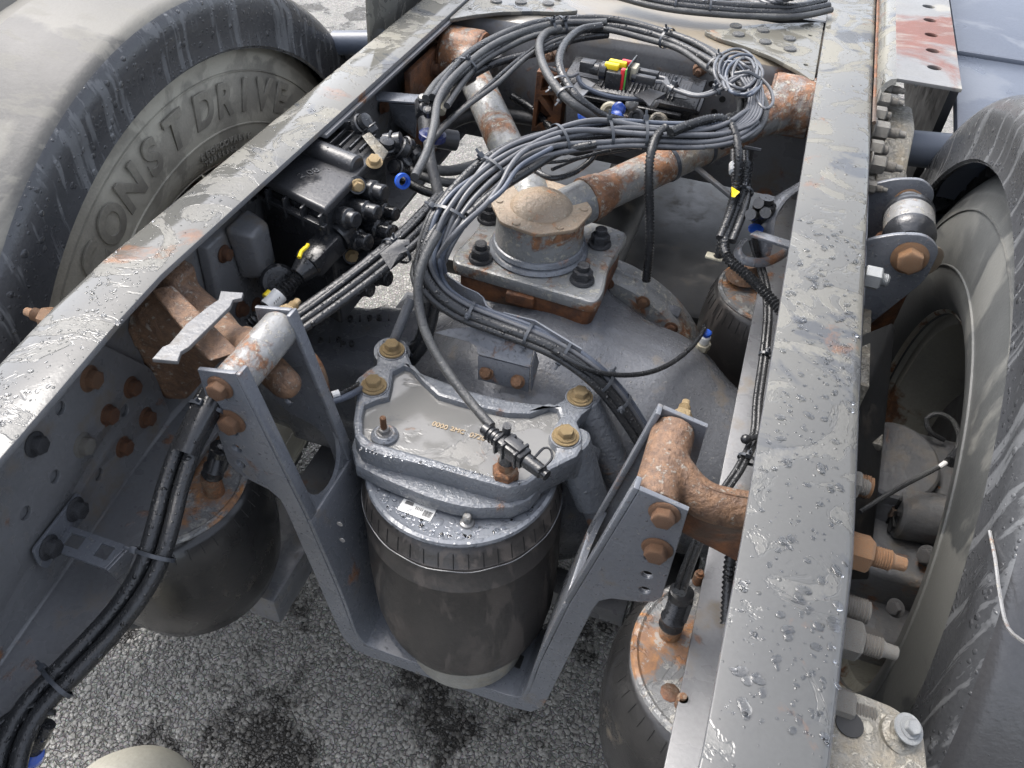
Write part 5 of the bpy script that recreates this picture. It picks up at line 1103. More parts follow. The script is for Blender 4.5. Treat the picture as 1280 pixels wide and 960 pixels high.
part('collar', G().lathe([(0.006, 0.045), (0.0075, 0.047), (0.0075, 0.052), (0.005, 0.054)], 16, T(q, (0.05, -0.1, 1))), 'blue', t)
# corrugated hoses right of the joint
def chose(label, pts, r, mt='hose'):
    pa = cpath(pts, .006); t = thing('corrugated_hose', label, 'hose', pa[0]); ribbed(pa, r, mt, t, 'sleeve'); return t, pa
chose('corrugated black hose hanging straight down just right of the ball joint', [(832, 160, 1.02), (820, 172, 1.015), (813, 195, 1.0), (811, 225, .97), (812, 265, .92), (812, 305, .87), (808, 350, .80)], .0072)
chose('corrugated black hose along the right end of the harness bending down over the strut', [(838, 166, 1.025), (862, 156, 1.025), (888, 149, 1.025), (908, 150, 1.02), (918, 166, 1.01), (923, 195, .99), (920, 232, .95), (911, 270, .91), (901, 306, .87), (897, 322, .85)], .0072)
chose('corrugated black hose curving to the right rail above the back air spring', [(935, 205, .95), (930, 240, .93), (914, 280, .91), (905, 306, .90), (912, 325, .89), (935, 345, .885), (960, 370, .88), (985, 400, .87), (1000, 430, .86)], .0082)
t, _ = bundle('cable_pair', 'pair of black cables with white tag beside the hanging hoses', [(925, 190, .95), (926, 215, .94), (928, 240, .93), (920, 270, .92), (908, 300, .905)], [(0.01, 0, .0058, 'hose', 0), (-0.008, 0, .0058, 'hose', 0)], ((.5, .015),))
part('white_tag', G().cyl(P(925, 207, z=.945) + V((-.01, 0, 0)), P(925, 217, z=.942) + V((-.01, 0, 0)), .0068, n=14), 'white', t)
t = thing('yellow_tag', 'small yellow tag on the cables between strut and back air spring', 'tag', P(920, 240, z=.945)); part('flag', hull('flag', [P(a, b_, z=z) for (a, b_), z in (((913, 233), .95), (924, 240), ) for z in ()] if False else [P(914, 233, z=.95), P(925, 240, z=.95), P(918, 247, z=.95), P(914, 246, z=.945), P(918, 247, z=.943), P(925, 240, z=.943)], .0005), 'yellow', t)
t = thing('cable_clip', 'small grey t shaped clip on top of the hanging cable pair', 'clip', P(940, 187, z=.95))
part('bar', G().cyl(P(930, 184, z=.955), P(951, 188, z=.955), .003, n=10), 'plasg', t); part('stem', G().cyl(P(940, 187, z=.953), P(938, 200, z=.93), .0035, n=10), 'plasg', t)
t, pL = bundle('rail_cable', 'black cable running down inside the right rail to its lower bracket', [(943, 300, .87), (952, 330, .85), (960, 362, .84), (962, 400, .83), (957, 450, .81), (950, 500, .80), (946, 545, .79), (928, 585, .785), (905, 620, .78), (878, 672, .79), (862, 712, .82), (852, 742, .845)], [(0, 0, .0042, 'hose', 0), (0.006, 0, .0036, 'hose', 0)], ((.32, .009), (.60, .011)))
t = thing('rail_clip', 'black clip holding the cable to the inside of right rail', 'clip', P(935, 548, z=.80))
part('arm', G().cyl(P(934, 549, z=.80), P(952, 545, z=.80), .0038, n=10), 'plas', t); part('head', G().ball(P(932, 549, z=.80), .0065, 12), 'plas', t)
chose('short corrugated hose vanishing under the right rail behind its bracket', [(920, 655, .85), (915, 690, .83), (911, 720, .81), (908, 780, .78)], .0075)
t = thing('rail_grommet', 'black rubber loop grommet beside the rusty right bracket', 'grommet', P(915, 655, z=.9))
part('ring', G().sweep([P(918, 655, z=.9) + V((0.013 * math.cos(2 * math.pi * i / 20), 0.004 * math.sin(2 * math.pi * i / 20), 0.014 * math.sin(2 * math.pi * i / 20))) for i in range(21)], .004, 8), 'plas', t)
# hoses of the left side: one run behind the bracket, one falling to the bottom left
t, pH = bundle('hose_run', 'run of thick wet black hoses slanting from the valve side down to the left bush', [(560, 250, .93), (520, 292, .925), (490, 318, .92), (450, 350, .91), (405, 383, .90), (370, 408, .89), (348, 432, .87)],
    [(0.016, -.002, .0092, 'hose', .0), (0.0, 0.0, .0062, 'hose', .0), (-0.013, .001, .0055, 'hose', .0), (0.007, .008, .0035, 'hose', .001)], ((.42, .024),))
part('hose_clip', sheet([(475, 318, .95), (497, 300, .955), (512, 300, .955), (512, 306, .955), (505, 308, .955), (510, 314, .95), (500, 318, .95), (488, 338, .93)], .0015).mesh('hose_clip', .0003), 'plasg', t)
t, pK = bundle('hose_pair', 'pair of thick wet black hoses dropping past the left air spring to the bottom edge', [(268, 492, .90), (250, 528, .885), (232, 565, .865), (216, 612, .845), (204, 660, .83), (190, 705, .81), (168, 745, .79), (135, 787, .77), (90, 835, .76), (45, 882, .75), (18, 930, .74), (5, 985, .73)],
    [(-0.0085, 0, .0088, 'hose', .0), (0.0095, 0.002, .0084, 'hose', .0), (0.0, -.010, .006, 'hose', .001)], ((.05, .021), (.43, .021, 1.2), (.78, .021, 1.4)))
part('outer_sleeve', G().sweep(pK[0:9], .021, 18, flat=.7), 'plas', t)
t, _ = bundle('cable_group', 'thin cables leaving the bottom left hose tie towards the edge', [(70, 885, .75), (40, 888, .75), (10, 905, .745), (-20, 930, .74)], [(-0.004, 0, .003, 'hose', .001), (0.004, .002, .0028, 'hose', .001), (0.01, 0, .0032, 'hose', .002)])
t = thing('blue_fitting', 'blue ringed fitting at the bottom left beside the hose pair', 'fitting', P(40, 950, z=.7))
part('ring', G().lathe([(.009, 0), (.0125, .002), (.0125, .009), (.009, .011)], 20, T(P(38, 948, z=.70), (0.3, .2, 1))), 'blue', t); part('hose_end', G().cyl(P(38, 948, z=.70), P(60, 905, z=.735), .0075, n=14), 'hose', t)
t, _ = bundle('side_cable', 'double blue black cable with white mark passing behind the left hanger arm', [(385, 505, .80), (410, 500, .80), (438, 490, .79), (470, 470, .75)], [(-.004, 0, .0045, 'hose', 0), (.005, 0, .0045, 'wireb', 0)])
part('white_mark', G().cyl(P(415, 494, z=.803), P(424, 491, z=.803), .005, n=10), 'white', t)
t, _ = bundle('axle_hose', 'curved rusty steel pipe beside the left hanger arm', [(372, 440, .80), (388, 450, .80), (400, 475, .78), (404, 510, .74)], [(0, 0, .0115, 'rbolt', 0)]); t['category'] = 'pipe'
t, _ = bundle('dropping_hose', 'black hose dropping beside the harness in front of the housing', [(536, 330, .90), (535, 370, .85), (528, 420, .78), (512, 445, .74)], [(0, 0, .009, 'hose', 0), (-.014, -.004, .007, 'hose', 0)], ((.9, .016),))
t = thing('clamp_rod', 'slim grey rod standing left of the hose beside the carrier', 'rod', P(500, 420, z=.78)); part('rod', G().cyl(P(515, 372, z=.84), P(493, 425, z=.78), .0075, n=16), 'paint', t)
# hoses leaving the valve block
for k, (lab, pts, r) in enumerate((('upper black hose from the valve block passing under the harness', [(495, 185, .90), (525, 205, .89), (560, 213, .88), (600, 205, .88), (645, 190, .87)], .0085),
                    ('second black hose below it from the valve block', [(500, 205, .885), (535, 222, .875), (575, 228, .865), (620, 220, .86)], .0075),
                    ('third black hose from the valve block curving right', [(500, 222, .87), (530, 238, .86), (565, 245, .855), (600, 240, .85)], .0075),
                    ('large curved hose in the shade beyond the left strut tube', [(540, 175, .82), (570, 150, .82), (610, 142, .82), (680, 150, .82)], .013),
                    ('corrugated looking hose in the shade right of the left strut tube', [(640, 120, .85), (665, 135, .84), (690, 160, .83)], .008),
                    ('black cable hanging in a loop under the harness right of the left strut', [(750, 182, .97), (738, 200, .95), (715, 216, .94), (690, 222, .94), (668, 212, .94), (655, 200, .95)], .0045),
                    ('thin grey cable stretched below the harness', [(800, 182, .97), (760, 190, .965), (710, 200, .96), (672, 204, .96)], .0028),
                    ('second thin grey cable crossing below the harness', [(860, 176, .975), (790, 186, .965), (730, 196, .955), (690, 212, .95)], .0028))):
    bundle('air_hose', lab, pts, [(0, 0, r, 'hoseg' if k in (0, 1, 3) else 'hose', .001)])
t, _ = bundle('standing_hose', 'dusty black hose running down from the upper valve behind the harness', [(536, 178, .965), (538, 200, .95), (544, 225, .93), (550, 250, .91)], [(0, 0, .0085, 'hoseg', 0)])
# harness on top of the crossmember
t, _ = bundle('top_harness', 'black cable harness on the far side of the crossmember at the top edge', [(770, -14, 1.02), (820, -2, 1.02), (870, 6, 1.02), (940, 11, 1.02), (990, 12, 1.02), (1030, 4, 1.02)], [(-.012, 0, .0072, 'hose', .001), (0, .004, .0072, 'hose', .001), (.012, 0, .0066, 'hose', .001), (.02, -.006, .006, 'hoseg', .001)], ((.3, .021), (.45, .021)))
t = thing('braided_coil', 'coiled grey cables and braided hose at the top edge left of the right rail', 'cable coil', P(975, 5, z=1.03))
for k in range(5):
    c = P(962 + 6 * k, 0 + k, z=1.03); part('coil', G().sweep([c + V((0.018 * math.cos(a_ / 8 * 6.28), 0.02 * math.sin(a_ / 8 * 6.28), 0.004 * k)) for a_ in range(9)] + [c + V((.018, 0, .004 * k))], .0035, 8), 'wire' if k < 3 else 'hoseg', t)
# coil of grey wire
CO = thing('wire_coil', 'tangled coil of grey wire tied at the right end of the cable arc', 'wire coil', P(930, 100, z=1.03))
rnd = random.Random(5)
for k in range(9):
    cx_, cy_ = 925 + rnd.uniform(-8, 9), 88 + rnd.uniform(-8, 10); a_, b_ = rnd.uniform(15, 27), rnd.uniform(13, 26); ph = rnd.uniform(0, 6.28); ti = rnd.uniform(-.6, .6)
    pts = []
    for i in range(13):
        an = ph + i * 6.283 / 11; x_ = a_ * math.cos(an); y_ = b_ * math.sin(an)
        pts.append((cx_ + x_ * math.cos(ti) - y_ * math.sin(ti), cy_ + x_ * math.sin(ti) + y_ * math.cos(ti), 1.03 + .008 * math.sin(2 * an + k) + rnd.uniform(-.003, .003)))
    part('loop', G().sweep(cpath(pts, .006), .0026, 8).mesh('loop', ang=80), 'wire' if k % 3 else 'wireb', CO)
for k in range(6):
    x_ = 932 + k * 3.4; pts = [(925 + k * 4, 95, 1.035), (x_ + 4, 115, 1.03), (x_ + 2, 135 + k, 1.022), (x_ - 14 + k, 155, 1.015), (x_ - 38, 166, 1.01)]
    part('strand', G().sweep(cpath(pts, .006), .0027, 8).mesh('strand', ang=80), 'wire', CO)
pts = [(945, 92, 1.035), (962, 110, 1.03), (966, 128, 1.025), (957, 136, 1.025), (946, 125, 1.028), (944, 108, 1.03)]
part('loop', G().sweep(cpath(pts, .006), .0026, 8), 'wire', CO)
part('cable_tie', G().sweep(cpath([(918, 92, 1.045), (935, 90, 1.05), (950, 98, 1.045)], .005), .0028, 8), 'tie', CO)
t, _ = bundle('feed_wires', 'two grey wires from multicoloured plug to the coil', [(836, 108, 1.01), (850, 114, 1.01), (872, 120, 1.012), (895, 114, 1.02), (915, 100, 1.03), (938, 90, 1.04)], [(-.003, 0, .0033, 'wire', 0), (.004, .001, .0033, 'wire', 0)], ((.05, .009), (.55, .009)))
# ================================================================== ELECTRONIC MODULE ON THE CROSSMEMBER
EM = thing('control_module', 'black finned plastic control module with label on the crossmember under the cable arc', 'control unit', P(790, 85, z=.93))
a0, a1 = P(716, 50, z=.985), P(886, 72, z=.985)
xc = (a0.x + a1.x) / 2; W_ = 0.225
mm = Matrix.Translation((-0.225, 1.385, 0.925)) @ rot('Z', -2) @ rot('X', 12)
part('case', G().box((0, 0.01, -0.02), (W_, 0.075, 0.05), mm).mesh('case', .005), 'plas', EM)
part('lid', G().box((0, 0.01, 0.012), (W_ + 0.02, 0.09, 0.014), mm).mesh('lid', .004), 'plas', EM)
for k in range(18): part('fin', G().box((-0.05 + k * 0.0075, 0.01, 0.021), (0.0022, 0.07, 0.005), mm).mesh('fin', .0004), 'plas', EM)
part('label', G().box((-0.082, 0.018, 0.0195), (0.045, 0.05, 0.0012), mm), 'plasg', EM)
for k in range(7): part('label_print', G().box((-0.098 + k * .0055, 0.02 + (k % 2) * .004, 0.0204), (0.002 + .001 * (k % 3), 0.03 - .006 * (k % 3), 0.0004), mm), 'wire', EM)
part('label', G().box((0.085, 0.012, 0.0195), (0.03, 0.05, 0.0012), mm), 'plasg', EM)
for k in range(5): part('label_print', G().box((0.074 + k * .0055, 0.012 + (k % 2) * .004, 0.0204), (0.0022, 0.03 - .007 * (k % 2), 0.0004), mm), 'wire', EM)
for s_ in (-1, 1): part('ear', G().box((s_ * 0.118, 0.0, 0.004), (0.02, 0.05, 0.01), mm).mesh('ear', .003), 'plas', EM)
for s_, xx in ((-1, -.09), (1, .02)): part('rail_edge', G().box((xx + .03, -0.04, 0.004), (0.10, 0.008, 0.008), mm).mesh('re', .002), 'plas', EM)
part('holder_plate', G().box((0.01, -0.048, -0.055), (0.23, 0.006, 0.09), mm).mesh('holder_plate', .001), 'web', EM)
part('heat_fins', G().box((0.082, -0.055, -0.065), (0.045, 0.012, 0.065), mm).mesh('hf', .002), 'plas', EM)
for k in range(6): part('fin', G().box((0.082, -0.063, -0.04 - k * .011), (0.043, 0.006, 0.004), mm), 'plas', EM)
part('grey_latch', G().box((0.06, -0.05, -0.018), (0.025, 0.008, 0.010), mm).mesh('gl', .003), 'galvclean', EM)
for px, py in ((790, 130), (816, 127)): q = P(px, py, y=1.325); bolt(EM, q, (0, -1, .3), .0085, 'steel')
q = P(879, 82, z=.965); bolt(EM, q, (0.2, -1, 0.1), .011, 'rbolt', 'short')
# valve under the module with blue push fittings
VA = thing('solenoid_valve', 'dirty grey valve body with blue push fittings under the finned module', 'valve', P(790, 150, z=.9))
q = P(800, 150, z=.90)
part('body', G().box((q.x, q.y + .03, q.z - .02), (0.15, 0.05, 0.05)).mesh('body', .006), 'beige', VA)
for px, py, r, mt in ((762, 140, .018, 'cream'), (795, 146, .014, 'plasg'), (822, 152, .016, 'beige')):
    q = P(px, py, z=.915); part('port', G().lathe([(r, 0), (r, .02), (r * .8, .024), (r * .55, .024), (r * .5, .015), (.0001, .015)], 22, T(q + V((0, .02, -.01)), (0, -1, .5))), mt, VA)
for px, py in ((733, 145), (772, 148), (775, 138)):
    q = P(px, py, z=.935); part('blue_collar', G().lathe([(.0075, 0), (.0115, .002), (.0115, .010), (.0075, .012)], 18, T(q, (-0.3, -.7, .6))), 'blue', VA)
# multicoloured connector
MC = thing('fuse_plug', 'plug with yellow and red clips and green seal in front of the module', 'plug', P(775, 95, z=1.0))
q = P(772, 92, z=1.0); dx = (P(800, 98, z=1.0) - P(750, 88, z=1.0)).normalized(); mq = T(q, (0, 0, 1)); 
mq = Matrix((dx, V((0, 0, 1)).cross(dx), V((0, 0, 1)))).transposed().to_4x4(); mq.translation = q
part('black_block', G().box((-0.002, -0.002, -0.006), (0.026, 0.034, 0.028), mq).mesh('bb', .002), 'plas', MC)
part('yellow_clip', G().box((-0.004, 0.010, 0.012), (0.030, 0.010, 0.010), mq).mesh('yc', .002), 'yellow', MC)
part('yellow_clip', G().box((-0.010, -0.004, 0.012), (0.024, 0.010, 0.010), mq).mesh('yc', .002), 'yellow', MC)
part('red_clip', G().box((0.010, 0.016, 0.008), (0.018, 0.008, 0.02), mq).mesh('rc', .0015), 'red', MC)
part('red_clip', G().box((0.012, -0.012, -0.002), (0.007, 0.010, 0.034), mq).mesh('rc', .0015), 'red', MC)
part('green_seal', G().box((0.018, -0.004, 0.0), (0.003, 0.030, 0.034), mq).mesh('gs', .001), 'green', MC)
part('flange_plate', G().box((0.0215, 0.002, 0.003), (0.003, 0.050, 0.044), mq).mesh('fp', .001), 'plas', MC)
part('insert', G().box((0.027, 0.002, 0.008), (0.01, 0.024, 0.020), mq).mesh('in', .002), 'cream', MC)
for yy_, zz_ in ((0.012, 0.004), (-0.006, 0.002)):
    part('connector', G().box((0.048, yy_, zz_), (0.034, 0.012, 0.013), mq).mesh('cn', .002), 'plasg', MC)
    part('connector_nose', G().cyl(mq @ V((0.026, yy_, zz_)), mq @ V((0.034, yy_, zz_)), .008, n=14), 'plas', MC)
part('rear_plug', G().lathe([(.012, 0), (.015, .002), (.015, .012), (.010, .016), (.009, .03)], 18, T(mq @ V((-.016, 0, 0)), -dx)), 'plas', MC)
part('rear_body', G().box((-0.052, 0.002, 0.002), (0.024, 0.020, 0.018), mq).mesh('rb', .002), 'plasg', MC)
part('wire', G().sweep(cpath([(722, 92, 1.0), (712, 96, .998), (700, 90, .99), (688, 85, .98)], .006), .003, 8), 'wire', MC)
part('wire', G().sweep(cpath([(722, 96, 1.0), (730, 108, .99), (760, 120, .98), (800, 124, .975), (830, 120, .98)], .006), .004, 8), 'wireb', MC)
for yy_ in (0.012, -0.006): part('wire', G().sweep([mq @ V((0.064, yy_, 0.002)), mq @ V((0.078, yy_ * .8, 0.003)), P(836, 108, z=1.01)], .0036, 8), 'wire', MC)
part('mount_tongue', sheet([(712, 112, .985), (728, 98, .985), (744, 106, .985), (728, 122, .985), (716, 122, .985)], .002), 'web', MC)
part('mount_tongue', sheet([(792, 120, .985), (812, 112, .985), (832, 118, .985), (818, 126, .985), (812, 134, .985), (804, 126, .985)], .002), 'plasg', MC)
# triangular rusty brace
TB = thing('truss_brace', 'brown rusted truss brace hanging below the crossmember right of left strut tube', 'brace', P(690, 110, z=.9))
tri = [(672, 88), (708, 92), (700, 160), (665, 163)]
t1 = [(679, 97), (700, 100), (697, 112), (677, 112)]
t2 = [(678, 118), (692, 138), (694, 118)]; t3 = [(674, 124), (670, 157), (690, 145)]
def yz(px): q = P(*px, y=1.40); return (q.x, q.z)
me = plate('truss_plate', [yz(p) for p in reversed(tri)], [[yz(p) for p in t1], [yz(p) for p in t2], [yz(p) for p in t3]], .03, .001)
for v in me.vertices: a, b_, c = v.co; v.co = (a, 1.41 - c, b_)
part('truss_plate', me, 'rustdark', TB)
part('back_sheet', G().prism([yz(p) for p in tri], .003, Matrix(((1, 0, 0, 0), (0, 0, 1, 1.42), (0, 1, 0, 0), (0, 0, 0, 1)))), 'rustdark', TB)
q = P(690, 68, y=1.42); bolt(TB, q, (0, -1, .2), .013, 'rbolt', 'short')
# ================================================================== VALVE BLOCK ON THE LEFT RAIL
VB = thing('valve_block', 'large wet black plastic valve block with ribbed top on the inside of left rail', 'valve block', (-0.6, 0.88, 0.8))
bl = [P(362, 212, z=.955), P(452, 232, z=.955), P(478, 172, z=.955), P(400, 160, z=.955)]
def quadbox(name, top, h, bev=0.004):
    return hull(name, [V(p) for p in top] + [V(p) - V((0, 0, h)) for p in top], bev)
c0, c1, c2, c3 = V((-0.645, 0.84, .955)), V((-0.515, 0.80, .955)), V((-0.515, 0.985, .955)), V((-0.645, 1.0, .955))
part('body', quadbox('body', [c0, c1, c2, c3], .20, .006), 'plas', VB)
part('lid', quadbox('lid', [V((-0.648, .833, .967)), V((-0.508, .79, .967)), V((-0.508, .99, .967)), V((-0.648, 1.003, .967))], .014, .004), 'plasg', VB)
part('top_ridge', G().cyl((-0.645, 0.93, .972), (-0.515, 0.90, .970), .015, n=24, ch=.003), 'plasg', VB)
part('oval_lid', G().lathe([(.034, 0), (.036, .004), (.036, .014), (.033, .017), (.028, .014), (.0001, .013)], 32, Matrix.Translation((-0.60, 1.0, .972)) @ Matrix.Diagonal((1, .62, 1, 1))), 'plas', VB)
for k in range(5):
    y_ = 0; p0 = V((-0.645, .833, .955)).lerp(V((-0.515, .795, .955)), k / 4.0); part('rib', G().box((p0.x, p0.y - .006, p0.z - .012), (0.004, 0.014, 0.03)).mesh('rib', .001), 'plas', VB)
part('rib_rail', hull('rr', [V((-0.648, .822, .944)), V((-0.508, .78, .944)), V((-0.648, .835, .944)), V((-0.508, .79, .944)), V((-0.648, .822, .938)), V((-0.508, .78, .938)), V((-0.648, .835, .938)), V((-0.508, .79, .938))], .001), 'plas', VB)
for px, py, z in ((447, 232, .955), (436, 283, .88), (440, 320, .83)):
    q = P(px, py, x=-0.503); bolt(VB, q, (.6, -.7, .2), .0075, 'zinc'); part('screw_lug', G().cyl(q + V((-.014, .014, -.012)), q - V((.0, .0, .0)) + V((-.001, .001, 0)), .0125, n=18), 'plas', VB)
part('embossed_mark', text_mesh('2 08', .018, .0008, .0002), 'plas', VB, Matrix.Translation((-.565, .85, .9745)) @ rot('Z', 60))
for k in range(4): part('rib', G().box((-0.575 + k * .016, .955, .976), (.003, .05, .006)).mesh('rib', .0008), 'plas', VB)
for k, (y_, z_, r, l_) in enumerate(((.83, .93, .015, .035), (.865, .925, .014, .05), (.90, .935, .016, .045), (.84, .89, .016, .045), (.88, .885, .015, .06), (.92, .89, .014, .05), (.85, .85, .016, .06), (.89, .842, .013, .065), (.93, .85, .014, .04), (.84, .805, .015, .04), (.88, .80, .016, .05))):
    a = V((-0.515, y_, z_)); b_ = a + V((l_, -0.008, 0.006))
    part('port', G().lathe([(r, 0), (r, l_ * .6), (r * .78, l_ * .65), (r * .78, l_ * .95), (r * .6, l_)], 18, T(a, b_ - a)).mesh('port', .0008), 'plas', VB)
q = P(477, 194, z=.965); part('manifold_arm', hull('ma', [P(452, 170, z=.985), P(462, 165, z=.985), P(486, 190, z=.965), P(478, 203, z=.965), P(452, 170, z=.97), P(462, 165, z=.97), P(486, 190, z=.95), P(478, 203, z=.95)], .002), 'beige', VB)
bolt(VB, P(468, 203, z=.972), (.2, -.3, 1), .009, 'zinc')
# fitting cluster behind the block
FC = thing('fitting_cluster', 'cluster of wet black elbow fittings on the far side of the valve block', 'fittings', P(490, 180, z=.95))
for k, (px, py, z, r) in enumerate(((452, 155, .985, .013), (462, 160, .98, .011), (490, 178, .96, .015), (500, 186, .95, .014), (508, 182, .945, .012), (482, 184, .96, .012), (504, 205, .93, .011), (496, 210, .93, .011), (516, 192, .93, .015))):
    q = P(px, py, z=z); rnd = random.Random(k); d = V((rnd.uniform(-1, 1), rnd.uniform(-1, .3), rnd.uniform(.2, 1)))
    part('fitting', G().lathe([(r * .8, -r), (r, -r * .7), (r, 0), (r * .7, r * .1), (r * .9, r * .3), (r * .9, r), (r * .5, r * 1.1)], 16, T(q, d)), 'plas', FC)
    f_ = part('ring', G().lathe([(r * 1.05, 0), (r * 1.2, r * .1), (r * 1.05, r * .25)], 16, T(q, d), cap=False), 'plasg', FC)
q = P(502, 226, z=.968); part('blue_collar', G().lathe([(.0065, -.001), (.011, 0), (.0115, .003), (.011, .006), (.0065, .007)], 20, T(q, (.75, -.6, .3)), cap=False), 'blue', FC)
# upright valve between
UV = thing('upright_valve', 'upright black valve with dark blue collar beside the left strut tube', 'valve', P(535, 165, z=.9))
a, b_ = P(533, 122, z=.97), P(538, 172, z=.93)
part('body', G().lathe([(.013, 0), (.018, .004), (.018, .03), (.015, .034), (.020, .038), (.020, .062), (.014, .068)], 22, T(b_, a - b_)), 'plasg', UV)
for k, (px, py) in enumerate(((530, 128), (540, 132), (526, 138), (536, 143))): q = P(px, py, z=.985); part('cap', G().lathe([(.008, 0), (.008, .012), (.005, .014)], 12, T(q, (math.sin(k), -.5, 1))), 'plas', UV)
part('collar', G().lathe([(.016, 0), (.021, .003), (.021, .012), (.017, .014)], 22, T(P(540, 176, z=.945), (.1, .1, 1))), M['navy'] if 'navy' in M else 'blue', UV)
part('side_port', G().cyl(P(545, 172, z=.94), P(570, 176, z=.93), .016, n=20), 'plasg', UV)
q = P(553, 128, z=.975); part('cream_body', G().cyl(P(556, 112, z=.98), P(549, 140, z=.96), .010, n=16), 'cream', UV)
# small perforated bracket on the left web
PB = thing('web_bracket', 'grey bent bracket with two holes on the left web behind the valve block', 'bracket', P(500, 130, z=.93))
part('arm', sheet([(468, 116, .96), (527, 121, .96), (523, 131, .96), (470, 127, .96)], .004).mesh('arm', .001), 'paint', PB)
part('wing', sheet([(487, 128, .955), (523, 131, .955), (520, 172, .90), (493, 152, .90)], .003).mesh('wing', .001), 'paint', PB)
for px in (500, 516): part('hole', G().lathe([(.0055, 0), (.0054, .0008)], 12, Matrix.Translation(P(px, 122.5, z=.9605))), 'hole', PB)
# rusty plate on crossmember left end
LP = thing('spacer_plate', 'rusty brown spacer plate with oval bolt heads left of the left strut', 'plate', P(545, 90, z=.9))
a = [yz((532, 55)), yz((556, 45)), yz((555, 100)), yz((533, 122))]
part('plate', G().box((-0.60, 1.33, .85), (0.012, 0.16, 0.2)).mesh('plate', .002), 'rustdark', LP)
for y_, z_ in ((1.29, .90), (1.35, .92), (1.30, .82), (1.37, .84)): bolt(LP, (-.594, y_, z_), (1, 0, 0), .011, 'rustdark')
# connector plugged into the valve block underside
PC = thing('main_plug', 'black plug with yellow latch and white sleeved corrugated hose below the valve block', 'plug', P(400, 315, z=.88))
o = P(402, 315, z=.895); d = (P(425, 290, z=.905) - P(375, 340, z=.885)).normalized()
part('housing', G().box((0, 0, 0.0), (0.038, 0.034, 0.06), T(o, d)).mesh('housing', .006), 'plas', PC)
part('rear_collar', G().lathe([(.022, 0), (.024, .003), (.024, .02), (.02, .022)], 20, T(o + d * .03, d)), 'plas', PC)
part('yellow_latch', G().sweep(cpath([(374, 322, .915), (377, 314, .918), (383, 309, .92), (385, 306, .92)], .003), .0028, 8), 'yellow', PC)
part('gland', G().lathe([(.019, 0), (.015, .012), (.012, .02)], 18, T(o - d * .03, -d)), 'plas', PC)
hp = cpath([(385, 334, .885), (365, 354, .875), (345, 373, .865), (325, 393, .855), (312, 405, .845)], .006)
ribbed(hp, .0098, 'hose', PC, 'corrugated_hose', .005)
part('white_sleeve', G().cyl(P(350, 368, z=.8675), P(334, 384, z=.86), .0115, n=20), 'white', PC)
for k in range(4): part('sleeve_print', G().box((0, 0, 0), (.0012, .003, .0008), T(P(343 + k * 2.2, 379 - k * 2.2, z=.873), (.4, -.5, .9))), 'ink', PC)
part('yellow_tip', G().cyl(P(338, 366, z=.87), P(332, 372, z=.868), .006, n=12), 'yellow', PC)
part('round_port', G().lathe([(.026, 0), (.026, .015), (.022, .018), (.016, .018), (.016, .008), (.0001, .008)], 28, T(P(348, 352, z=.84), (.5, -.6, .5))), 'plas', VB)
for (px, py) in ((335, 285), (338, 345)): pass
MP = thing('bolted_pad', 'dark blue grey bolted pad on the left web below the valve block', 'bracket', P(330, 290, x=-.65))
part('pad', hull('pad', [V((-.656, y_, z_)) for y_, z_ in ((.70, .93), (.80, .93), (.80, .78), (.72, .75), (.69, .80))] + [V((-.640, y_, z_)) for y_, z_ in ((.705, .925), (.795, .925), (.795, .785), (.725, .757), (.697, .805))], .004), 'web', MP)
part('hood', hull('hood', [V((-.64, y_, z_)) for y_, z_ in ((.74, .935), (.80, .935), (.80, .84), (.75, .84))] + [V((-.60, y_, z_)) for y_, z_ in ((.75, .925), (.79, .925), (.79, .85), (.755, .85))], .008), 'web', MP)
for y_, z_ in ((.73, .90), (.735, .80), (.77, .78)): bolt(MP, (-.639, y_, z_), (1, 0, 0), .0095, 'rustdark')
# bracket with square windows holding the falling hoses
WB = thing('hose_bracket', 'grey z shaped hose bracket with two square windows at the lower left rail', 'bracket', P(110, 680, z=.78))
t0 = [P(60, 686, z=.785), P(83, 656, z=.785), P(160, 683, z=.785), P(132, 712, z=.785)]
w1 = [P(79, 681, z=.785), P(90, 667, z=.785), P(108, 673, z=.785), P(98, 688, z=.785)]
w2 = [P(117, 695, z=.785), P(128, 680, z=.785), P(144, 686, z=.785), P(133, 701, z=.785)]
me = plate('top_face', rounded([(p.x, p.y) for p in reversed(t0)], [.001, .004, .004, .001]), [[(p.x, p.y) for p in w1], [(p.x, p.y) for p in w2]], .0035, .0006)
for v in me.vertices: v.co.z += .785
part('top_face', me, 'paint', WB)
part('down_face', sheet([(132, 712, .785), (160, 683, .785), (165, 693, .765), (152, 731, .735)], .003).mesh('df', .0008), 'paint', WB)
ym = P(70, 650, x=-.64)
me = plate('mount_face', rounded([(P(*p, x=-.635).y, P(*p, x=-.635).z) for p in ((17, 680), (26, 700), (36, 702), (100, 634), (86, 611))], .006), [], .004, .0008)
for v in me.vertices: a, b_, c = v.co; v.co = (web_x(max(.21, a)) + .012 + c, a, b_)
part('mount_face', me, 'paint', WB)
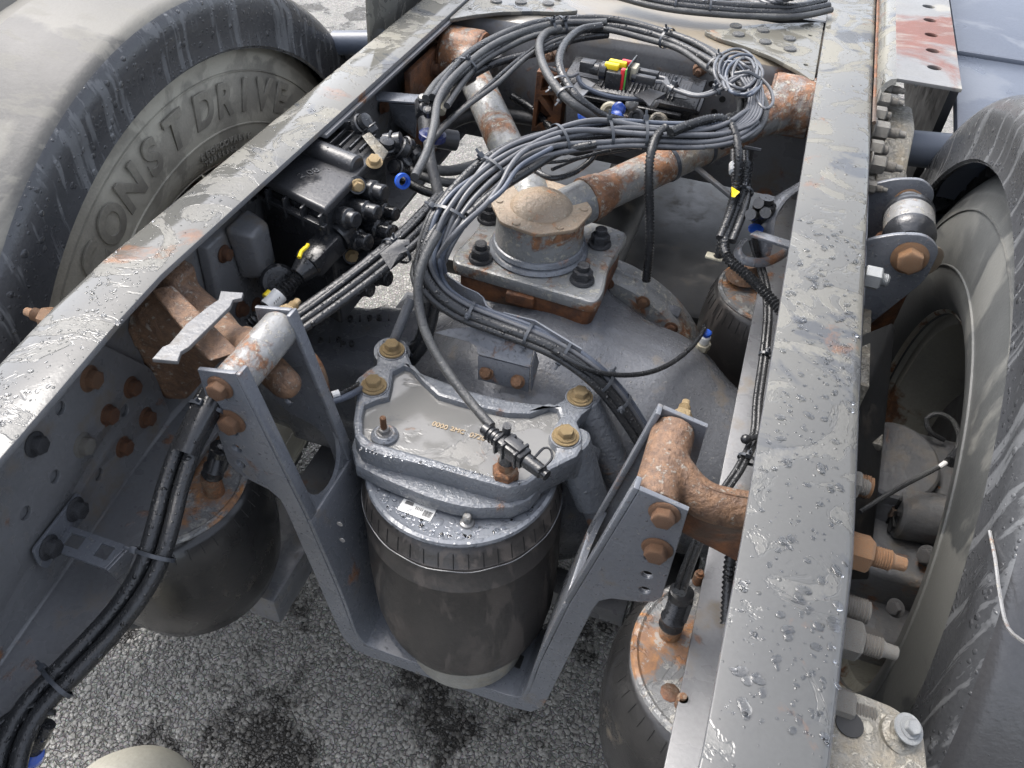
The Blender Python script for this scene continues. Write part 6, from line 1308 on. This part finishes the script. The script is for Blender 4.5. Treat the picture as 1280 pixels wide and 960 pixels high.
for px, py in ((83, 633), (43, 678)):
    q = P(px, py, x=-.63); bolt(WB, (web_x(q.y) + .014, q.y, q.z), (1, .12, 0), .0108, 'bnut')
# levelling valve arms above the back air spring
LV = thing('levelling_arm', 'curved grey levelling arm and rod above the back air spring', 'arm', P(950, 300, z=.8))
part('curved_arm', G().sweep(cpath([(1003, 232, .90), (975, 250, .90), (958, 275, .89), (955, 300, .87), (948, 330, .84)], .008), .018, 12, flat=.4), 'paint', LV)
part('hoop', G().sweep(cpath([(930, 300, .86), (922, 313, .86), (930, 325, .86), (955, 328, .86), (978, 318, .86), (990, 306, .86)], .006), .007, 8, flat=.3), 'paint', LV)
part('flat_bar', sheet([(936, 296, .90), (945, 291, .90), (990, 305, .90), (988, 313, .90)], .005).mesh('fb', .001), 'paint', LV)
part('rod', G().cyl(P(943, 298, z=.89), P(957, 360, z=.80), .0045, n=12), 'plas', LV)
part('valve_head', G().lathe([(.010, 0), (.014, .004), (.014, .02), (.017, .022), (.017, .034), (.011, .036), (.011, .045)], 18, T(P(949, 280, z=.88), (0, .05, 1))), 'plas', LV)
for (px, py) in ((938, 268), (957, 266), (948, 254)): part('fitting', G().cyl(P(px, py, z=.93), P(px * .6 + 948 * .4, py * .6 + 272 * .4, z=.905), .008, n=12), 'plasg', LV)
part('blue_collar', G().lathe([(.009, 0), (.0115, .002), (.0115, .006), (.009, .007)], 16, T(P(944, 289, z=.885), (0, 0, 1))), 'blue', LV)
t = thing('slim_lever', 'slim dark lever under the right strut tube left of the hanging hoses', 'lever', P(890, 225, z=.9)); part('bar', G().box((0, 0, 0), (.01, .006, .09), T((P(876, 214, z=.9) + P(905, 238, z=.88)) / 2, P(905, 238, z=.88) - P(876, 214, z=.9))).mesh('bar', .001), 'web', t)
t = thing('pale_clip', 'small pale clip at the foot of the corrugated hose on the back air spring', 'clip', P(895, 320, z=.85)); part('plate', G().box((0, 0, 0), (.026, .014, .004), Matrix.Translation(P(893, 321, z=.85)) @ rot('Z', -5)).mesh('p', .001), 'cream', t)
